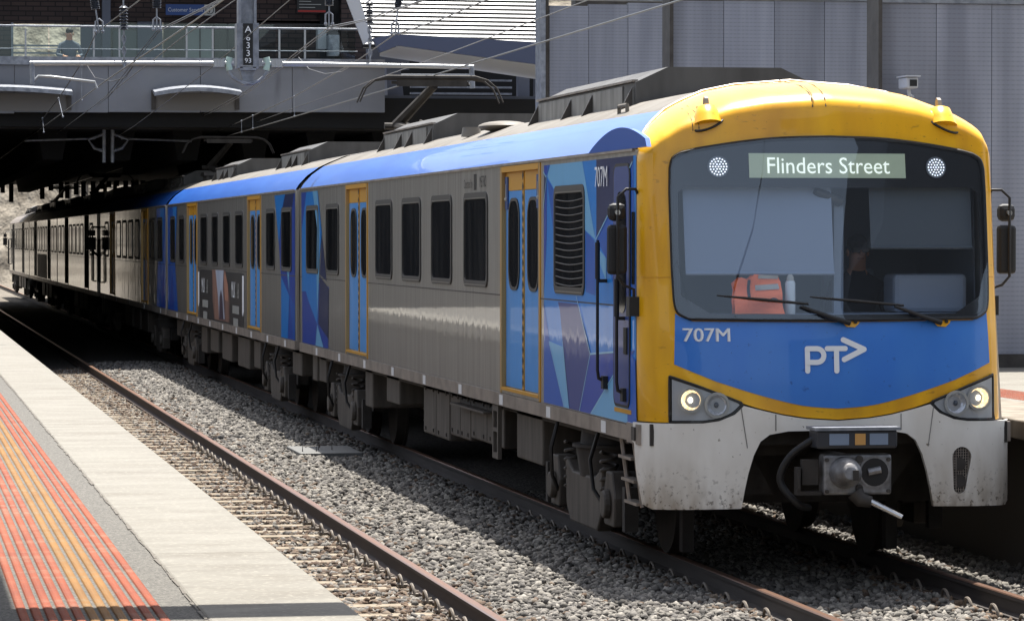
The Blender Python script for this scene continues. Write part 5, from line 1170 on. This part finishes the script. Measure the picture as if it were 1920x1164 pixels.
# trees seen through the concourse
def tree(label, x, y, z0, h, cr, n, seed):
    r_ = random.Random(seed); t = empty('tree', (x, y, z0), label, 'tree', 'trees beyond the concourse'); tk = MB()
    tk.tube([(0, 0, 0), (.1, 0, h * .4), (.05, .1, h * .75)], [.22, .16, .08], 8)
    for k in range(6): a = r_.uniform(0, 6.28); tk.tube([(.08, 0, h * (.38 + .06 * k)), (math.cos(a) * cr * .6, math.sin(a) * cr * .6, h * (.6 + .06 * k))], [.08, .03], 6)
    tk.build('trunk', mat('bark', (74, 62, 52), .9), t); lf = MB()
    cl = [(r_.uniform(-1, 1) * cr * .7, r_.uniform(-1, 1) * cr * .7, h * .72 + r_.uniform(-.9, .9) * cr * .6, r_.uniform(.35, .6) * cr) for _ in range(9)]
    for i in range(n):
        cx, cy_, cz, q = cl[i % 9]; d = Vector((r_.gauss(0, 1), r_.gauss(0, 1), r_.gauss(0, 1))).normalized() * q * r_.uniform(.6, 1.0); c = Vector((cx, cy_, cz)) + d; a = Vector((r_.gauss(0, 1), r_.gauss(0, 1), r_.gauss(0, 1))).normalized() * .13; b = a.orthogonal().normalized() * .07
        lf.add([c - a, c + b, c + a, c - b], [(0, 1, 2, 3)], i % 2)
    lf.build('crown', [mat('leaf_a', (58, 76, 44), .7), mat('leaf_b', (82, 98, 58), .7)], t)
# ------------------------------------------------------------------ louvred roof and the block right of the bridge
lr = empty('louvred_canopy', (10, 78, 7), 'white louvred sloping roof with dark blue fascia beside the bridge', 'canopy')
def lp(L, Y): return [(a - 10, b - 7) for a, b in pts_at(L, Y)]
q0 = lp([(694, 78)], 77)[0]; q1 = lp([(1012, 78)], 77)[0]
for i in range(16):
    z0 = q0[1] + .0975 * i; y = i * .085; xl = q0[0] - .024 * i
    mb = MB(); mb.add([(xl, y, z0), (q1[0] + .3, y, z0 - .02), (q1[0] + .3, y + .06, z0 + .026), (xl, y + .06, z0 + .046), (xl, y + .02, z0 - .012), (q1[0] + .3, y + .02, z0 - .032)], [(0, 1, 2, 3), (0, 4, 5, 1)])
    mb.build('louvre_blade', 'louvre', lr)
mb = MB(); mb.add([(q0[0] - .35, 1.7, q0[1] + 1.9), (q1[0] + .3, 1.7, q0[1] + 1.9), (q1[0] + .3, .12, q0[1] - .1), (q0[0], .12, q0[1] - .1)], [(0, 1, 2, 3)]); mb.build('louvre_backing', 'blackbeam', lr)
MB().prism(lp([(644, -16), (670, -16), (698, 74), (682, 84)], 76.9), 'y', -1.1, -1.0).build('verge_board', 'lightpanel', lr)
MB().prism(lp([(700, 72), (742, 64), (1014, 80), (1014, 122), (746, 86), (714, 98)], 76.5), 'y', -1.5, -1.2).build('fascia_beam', 'fascia', lr)
sf = MB(); A = lp([(712, 100), (746, 87.5), (1014, 123.5)], 76.5); B = lp([(1014, 150), (712, 106)], 79.5)
sf.add([(A[0][0], -1.5, A[0][1]), (A[1][0], -1.5, A[1][1]), (A[2][0], -1.5, A[2][1]), (B[0][0], 1.5, B[0][1]), (B[1][0], 1.5, B[1][1])], [(0, 1, 2, 3, 4)]); sf.build('soffit_panel', 'lightpanel', lr)
bk = empty('stair_block', (10, 79.6, 0), 'dark grey wall block with slatted opening under the white louvred roof', 'building')
def bp(L, Y): return [(a - 10, b) for a, b in pts_at(L, Y)]
MB().prism(bp([(722, 124), (748, 124), (762, 250), (728, 250)], 80.4), 'y', .6, 1.2).build('wing_wall', 'panelgrey', bk)
MB().prism(bp([(684, 83), (764, 83), (764, 132), (684, 132)], 80.9), 'y', 1.0, 1.1).build('infill_panel', 'panelgrey', bk)
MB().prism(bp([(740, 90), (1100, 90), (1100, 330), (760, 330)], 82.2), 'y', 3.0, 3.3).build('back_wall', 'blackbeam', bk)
sl2 = MB()
for i, v in enumerate((150, 163, 175, 187, 199, 211)):
    (x0, z0), (x1, z1) = bp([(770, v), (960, v)], 81.6); sl2.box(x0, x1, 2.0, 2.12, z0 - .02, z0 + .02)
sl2.build('opening_slat', 'galv', bk)
for u, w_ in ((968, 22), (1000, 8)):
    (x0, z0), (x1, z1) = bp([(u, 260), (u + w_, 110)], 80.8); MB().box(x0, x1, 1.0, 1.2, z0, z1).build('block_post', 'panelgrey', bk)

# ------------------------------------------------------------------ perforated screens behind the train
def screen(label, u0, u1, vt0, vt1, Y, d=.12, post=None, xr=None):
    x0, _, zt = at(u0, vt0, Y); x1 = at(u1, vt1, Y)[0]; zt1 = at(u1, vt1, Y)[2]
    if xr: x1 = xr
    r = empty('metal_screen', ((x0 + x1) / 2, Y, 1.22), label, 'metal wall', 'perforated metal screens on the far platform'); ox = (x0 + x1) / 2
    n = max(2, int((x1 - x0) / .62)); 
    for i in range(n):
        a = x0 + (x1 - x0) * i / n; b = x0 + (x1 - x0) * (i + 1) / n; za = zt + (zt1 - zt) * i / n
        MB().box(a - ox + .004, b - ox - .004, random.uniform(0, .006), d, .16, za - 1.22).build('screen_panel', 'perf', r)
    MB().box(x0 - ox - .002, x1 - ox + .002, -.03, d + .02, max(zt, zt1) - 1.22 + .001, max(zt, zt1) - 1.22 + .05).build('screen_cap', 'galv', r)
    MB().box(x0 - ox, x1 - ox, .01, d + .05, 0, .158).build('screen_plinth', 'darkgrey', r)
    if post:
        pa = at(post[0], 0, Y - .1)[0]; pb = at(post[1], 0, Y - .1)[0]; MB().box(pa - ox, pb - ox, -.2, .3, 0, zt - 1.22 + post[2]).build('screen_post', post[3], r)
    return r
screen('grey perforated screen with the small white security camera in front of it', 1651, 1925, 6, 9, 40.0, post=(1643, 1650, .25, 'darkgrey'), xr=17.5)
screen('grey perforated screen behind the yellow cab roof, between two dark posts', 1262, 1640, 1.5, 3, 50.0, post=(1253, 1260, .5, 'darkgrey'))
screen('grey perforated screen farthest back, next to the white louvred roof', 1030, 1251, 11, 3, 58.0, post=(1012, 1021, .3, 'galv'))
MB_ = MB(); x0 = at(1021.5, 0, 57.9)[0]; x1 = at(1030, 0, 57.9)[0]
ps = tag(MB_.box(x0, x1, 57.95, 58.3, 1.22, 6.9).build('dark_post', 'darkgrey'), 'dark post at the left end of the farthest perforated screen', 'post')
hd_ = empty('station_roof', (16, 62, 6), 'dark roof edge showing along the top above the perforated screens', 'roof')
MB().box(-3.9, 14, 0, .4, .05, 3.2).build('roof_edge', 'darkgrey', hd_); MB().box(-3.9, 14, -.08, -.001, .0, .28).build('roof_fascia', 'lightpanel', hd_)
# CCTV camera on the nearest screen
c0 = at(1706, 171, 39.6); cc_ = empty('security_camera', (c0[0], 39.97, c0[2]), 'small white security camera on a bracket in front of the nearest screen', 'security camera')
MB().box(-.115, .03, -.62, -.28, .02, .15).build('camera_housing', 'lightpanel', cc_, bevel=.02); MB().box(-.13, .045, -.66, -.26, .152, .168).build('sun_shield', 'lightpanel', cc_); MB().box(-.075, .01, -.628, -.622, .045, .12).build('camera_lens', 'black', cc_)
MB().tube([(-.03, -.42, .02), (-.02, -.42, -.05), (.05, -.25, -.06), (.14, 0, -.05)], .022, 8).build('camera_bracket', 'lightpanel', cc_)

# ------------------------------------------------------------------ overhead line
mst = empty('overhead_mast', (5.5, 52.2, 5.5), 'grey drop post carrying the number plate A633 93 and tubes over both tracks', 'mast')
YM = 52.2
def mp(u, v, Y=YM): p = at(u, v, Y); return (p[0] - 5.5, Y - 52.2, p[2] - 5.5)
def mbx(mb, u0, u1, v0, v1, ya, yb): a = mp(u0, v1); b = mp(u1, v0); return mb.box(a[0], b[0], ya, yb, a[2], b[2])
m_ = MB(); mbx(m_, 447, 452, -40, 50, 0, .25); mbx(m_, 476, 481, -40, 50, 0, .25); mbx(m_, 452, 476, -40, 50, .11, .14); m_.build('mast_section', 'galv', mst)
m_ = MB(); mbx(m_, 444, 455, 44, 128, -.02, .3); mbx(m_, 474, 485, 44, 128, -.02, .3); mbx(m_, 450, 480, 126, 132, -.02, .3); m_.build('mast_bracket', 'galv', mst)
a, b, c_, d = mp(451, 132), mp(480, 132), mp(471, 160), mp(458, 160); MB().prism([(a[0], a[2]), (b[0], b[2]), (c_[0], c_[2]), (d[0], d[2])], 'y', .04, .22).build('mast_foot', 'galv', mst)
pl = MB(); mbx(pl, 455.5, 473.5, 45, 123, -.06, -.021); npl = pl.build('number_plate', 'signblack', mst)
tm = MB()
for ch, v, sz in (('A', 62, .140), ('6', 77, .128), ('3', 91.5, .128), ('3', 106, .128), ('93', 118.5, .098)):
    vs, fs = text2d(ch, sz, 1.08, 'CENTER'); q = mp(464.5, v); tm.add([(q[0] + a, -.065, q[2] + b) for a, b in vs], fs)
tm.build('plate_lettering', 'white', npl)
def tubep(name, pts, r, m_, par=mst, n=8): MB().tube([mp(*q) if len(q) == 2 else mp(q[0], q[1], q[2]) for q in pts], r, n).build(name, m_, par, smooth=50)
tubep('cantilever_tube', [(56, 119), (438, 119)], .034, 'galvlight'); tubep('cantilever_tube', [(492, 119), (888, 126)], .034, 'galvlight')
tubep('drop_bracket', [(60, 117), (61, 158)], .035, 'galv'); tubep('drop_bracket', [(884, 124), (886, 166)], .04, 'galv')
tubep('steady_arm', [(62, 154), (72, 143), (96, 144), (178, 154), (182, 166)], .018, 'galvlight'); tubep('steady_arm', [(882, 158), (860, 148), (752, 151)], .018, 'galvlight'); tubep('steady_arm', [(884, 141), (752, 141)], .016, 'galvlight')
for s_ in (-1, 1):
    cxp = 465 + s_ * 34; tubep('post_insulator', [(cxp, 108), (cxp + s_ * 3, 120), (cxp, 132)], .05, 'insp')
    for k in (2, 4, 6): tubep('insulator_disc', [(cxp + s_ * (8 + k * 3), 112), (cxp + s_ * (8 + k * 3), 126)], .045, 'galvlight')
    tubep('jumper_cable', [(465 - s_ * 38, 122), (465 - s_ * 36, 138), (465 - s_ * 20, 152), (465 + s_ * 8, 158), (465 + s_ * 30, 146), (465 + s_ * 38, 124)], .022, 'galv')
# insulator strings that hang from the portal above the picture
IN = [('paired clamp string over the empty track, left of the sign', (294, 0), (294, 58), 51.8), ('paired clamp string right of the mast', (617, 0), (617, 48), 51.6), ('chain hanging left of the louvred roof', (692, -4), (694, 118), 52.3), ('tilted string with curved arm left of the chain over the brick wall', (172, 0), (186, 62), 51.2), ('long chain left of the clamp string over the empty track', (231, 2), (233, 136), 51.9), ('tilted string in front of the white louvred roof', (751, -6), (741, 66), 50.8)]
for lb, (u0, v0), (u1, v1), Y in IN:
    A = Vector(at(u0, v0 - 30, Y)); B = Vector(at(u1, v1, Y)); r = empty('insulator_string', B, 'insulator string: ' + lb, 'insulator', 'insulator strings hanging over the tracks'); d = A - B; Ln = d.length
    MB().tube([(0, 0, 0), d], .012, 6).build('link_rod', 'galv', r)
    ds = MB()
    for k in range(8): p = d * (.50 + .035 * k); ds.tube([p - d.normalized() * .012, p + d.normalized() * .02], [.068, .03], 12)
    ds.build('insulator_discs', 'ins', r, smooth=50)
    ck = MB()
    if v1 > 100:
        k = 0
        while k * .085 < Ln * .46:
            p = d.normalized() * (.06 + .085 * k); e = Vector((1, 0, 0)) if k % 2 else Vector((0, 1, 0))
            ck.tube([p + d.normalized() * .06 * math.cos(t) + e * .026 * math.sin(t) for t in [R(40 * i) for i in range(10)]], .010, 5); k += 1
        ck.build('chain', 'galv', r)
    else:
        for e in (-.05, .05): ck.ball((e, 0, .02), .026, 6)
        ck.tube([(-.05, 0, .02), (-.05, 0, .16), (0, 0, .2), (.05, 0, .16), (.05, 0, .02)], .014, 6); ck.build('wire_clamp', 'galv', r, smooth=60)
for u, v, Y in ((172, 12, 51.2), (232, 8, 51.9), (751, 14, 50.8)): pass
def wire(label, pts, r=.0095, cat='overhead wire', drop=()):
    o = MB(); p0 = Vector(pts[0]); o.tube([Vector(p) - p0 for p in pts], r, 6); w_ = o.build('overhead_wire', 'wire', None, smooth=60); w_.location = p0; tag(w_, label, cat, 'overhead wires')
    for a, b in drop:
        dm = MB(); a = Vector(a) - p0; b = Vector(b) - p0; dm.tube([a, b], .006, 5); 
        for q in (a, b): dm.ball(q, .022, 5)
        dm.build('dropper', 'galv', w_)
    return w_
ct = lambda L, X: [atX(u, v, X) for u, v in L]
w1 = [(7.6, 14, 5.06), (7.62, 54.6, 5.03), (7.55, 81, 5.03), (7.62, 185, 5.0)]
def z1(y): return 5.03
cat1 = ct([(1040, -55), (913, 0), (829, 36), (739, 66), (668, 115), (626, 139), (552, 181), (406, 249)], 7.6)
drp = []
for u, v in ((552, 181), (474, 217), (453, 227)):
    p = atX(u, v, 7.6); drp.append((p, (7.6, p[1], 5.04)))
wire('contact wire running just above the train roof and touching the raised pantograph', w1, .0095)
wire('catenary wire with droppers above the train, crossing in front of the louvred roof', cat1, .0095, drop=drp)
w4 = [(3.4, 14, 5.2), (3.42, 40, 5.17), (3.35, 54.6, 5.16), (3.4, 81, 5.16), (3.4, 150, 5.1)]
cat2 = ct([(330, -40), (263, 0), (181, 61), (158, 111), (110, 185), (58, 251), (30, 276)], 3.4)
wire('contact wire over the empty track crossing the hooded bridge fascia', w4, .0095)
wire('catenary wire with short droppers over the empty track', cat2, .009, drop=[(atX(110, 185, 3.4), atX(118, 219, 3.4)), (atX(80, 222, 3.4), atX(82, 248, 3.4)), (atX(153, 124, 3.4), atX(153, 188, 3.4))])
wire('pair of feeder wires through the clamp left of the sign', ct([(480, -38), (412, 0), (345, 33), (296, 57), (258, 104), (240, 130), (200, 180), (165, 207), (110, 250)], 4.66), .009)
wire('second feeder wire beside the one through the left clamp', ct([(484, -38), (415, 1), (348, 35), (299, 59), (262, 106), (245, 130), (205, 181), (168, 208), (113, 250)], 4.69), .007)
wire('feeder wire through the clamp right of the mast', ct([(900, -46), (794, 0), (723, 24), (684, 37), (619, 50), (545, 107), (529, 122), (465, 169), (400, 206), (300, 249)], 7.0), .009)
wire('second feeder wire beside the one through the right clamp', ct([(903, -45), (797, 1), (726, 26), (687, 39), (622, 53), (549, 109), (533, 124), (469, 171), (404, 208), (304, 250)], 7.03), .007)
wire('slack jumper wire looping under the left tube', ct([(159, 116), (178, 146), (210, 153), (236, 145), (252, 122)], 4.3), .007)
wire('slack jumper wire looping under the right tube', ct([(560, 108), (580, 130), (610, 139), (640, 135), (658, 124)], 7.0), .007)
wire('thin stay wire crossing the bridge fascia between the two hoods', ct([(560, -14), (395, 128), (330, 178), (250, 238), (150, 298)], 5.2), .007)
wire('thin stay wire over the empty track nearest the platform glass', ct([(470, -20), (340, 72), (180, 196), (60, 286)], 3.9), .007)
wire('thin wire above the carriage roofs below the catenary', ct([(1120, -6), (830, 104), (560, 200), (420, 252)], 8.2), .007)
# twin drop tubes under the bridge
dt = empty('drop_post', (5.5, 81.5, 4), 'pair of vertical grey tubes with side brackets hanging under the bridge', 'post')
def dp_(u, v): p = at(u, v, 81.5); return (p[0] - 5.5, 0, p[2] - 4)
for u in (195, 211): MB().tube([dp_(u, 226), dp_(u, 305)], .048, 10).build('drop_tube', 'galv', dt, smooth=50)
for s_ in (-1, 1):
    MB().tube([dp_(203 + s_ * 10, 252), dp_(203 + s_ * 38, 262), dp_(203 + s_ * 26, 278), dp_(203 + s_ * 8, 284)], .04, 8).build('side_bracket', 'galv', dt, smooth=50)
    MB().tube([dp_(203 + s_ * 24, 260), dp_(203 + s_ * 156, 264 if s_ < 0 else 265)], .025, 8).build('side_tube', 'galv', dt)
# ------------------------------------------------------------------ beyond the bridge
em = MB(); nx_, ny_ = 90, 16; V = []
for j in range(ny_ + 1):
    for i in range(nx_ + 1):
        x = -120 + 260 * i / nx_; t = j / ny_; n1 = math.sin(x * .5 + 3 * t) * .8 + math.sin(x * 1.3 + 5) * .5 + random.uniform(-.35, .35)
        V.append((x, 236 + 24 * t + n1 * (.3 + t) - 0.0, -.4 + 30 * t + random.uniform(-.5, .5) * (j > 0)))
em.add(V, [(j * (nx_ + 1) + i, j * (nx_ + 1) + i + 1, (j + 1) * (nx_ + 1) + i + 1, (j + 1) * (nx_ + 1) + i) for j in range(ny_) for i in range(nx_)])
tag(em.build('hillside', 'rock', smooth=None), kind='structure')
rw = empty('retaining_wall', (16, 160, 0), 'pale concrete retaining wall beyond the bridge on the right of the train', 'wall')
x0, _, z0 = at(128, 400, 178); x1, _, z1 = at(262, 318, 150)
for i in range(8):
    ya = 150 + 4 * (7 - i); xa = x0 - 16 + (x1 - x0) * i / 8; xb = x0 - 16 + (x1 - x0) * (i + 1) / 8
    MB().box(xa, xb - .04, ya - 160, ya - 160 + .5, -.3, z1 + 1.5 + i * .1).build('wall_panel', 'coping2', rw)
for o in car1.children_recursive:            # the bodyside leans inwards on the far side
    if o.type != 'MESH' or o.name.split('.')[0] in ('bumper', 'corner_box', 'corner_light', 'grille_mesh', 'grille_backing', 'bogie', 'mirror', 'mirror_housing', 'mirror_knob', 'mirror_bracket', 'roof_pod', 'end_wall', 'gangway_bellows'): continue
    for v in o.data.vertices:
        if v.co.x > 1.33 and v.co.z > 1.25: v.co.x = 1.33 + (v.co.x - 1.33) * (.76 - .17 * min(2.2, v.co.z - 1.25))
for o in car1.children:
    if o.name.split('.')[0] == 'mirror' and o.data.vertices[0].co.x > 0: o.location.x -= .125
ob = empty('reflection_blocker', (30, -10, -.2), 'unseen dark block with a slanted edge, added to darken the windscreen reflection', 'building')  # added out of view, shaped to give the windscreen its dark diagonal reflection
MB().prism([(-11.4, 0), (20, 0), (20, 34), (4, 34), (-6.5, 17.5), (-11.4, 12.5)], 'y', -18, 0).build('blocker_slab', mat('blocker_dark', (44, 46, 52), .7), ob)
for o in CARS:
    for k in ('len', 'ystart'):
        if k in o: del o[k]
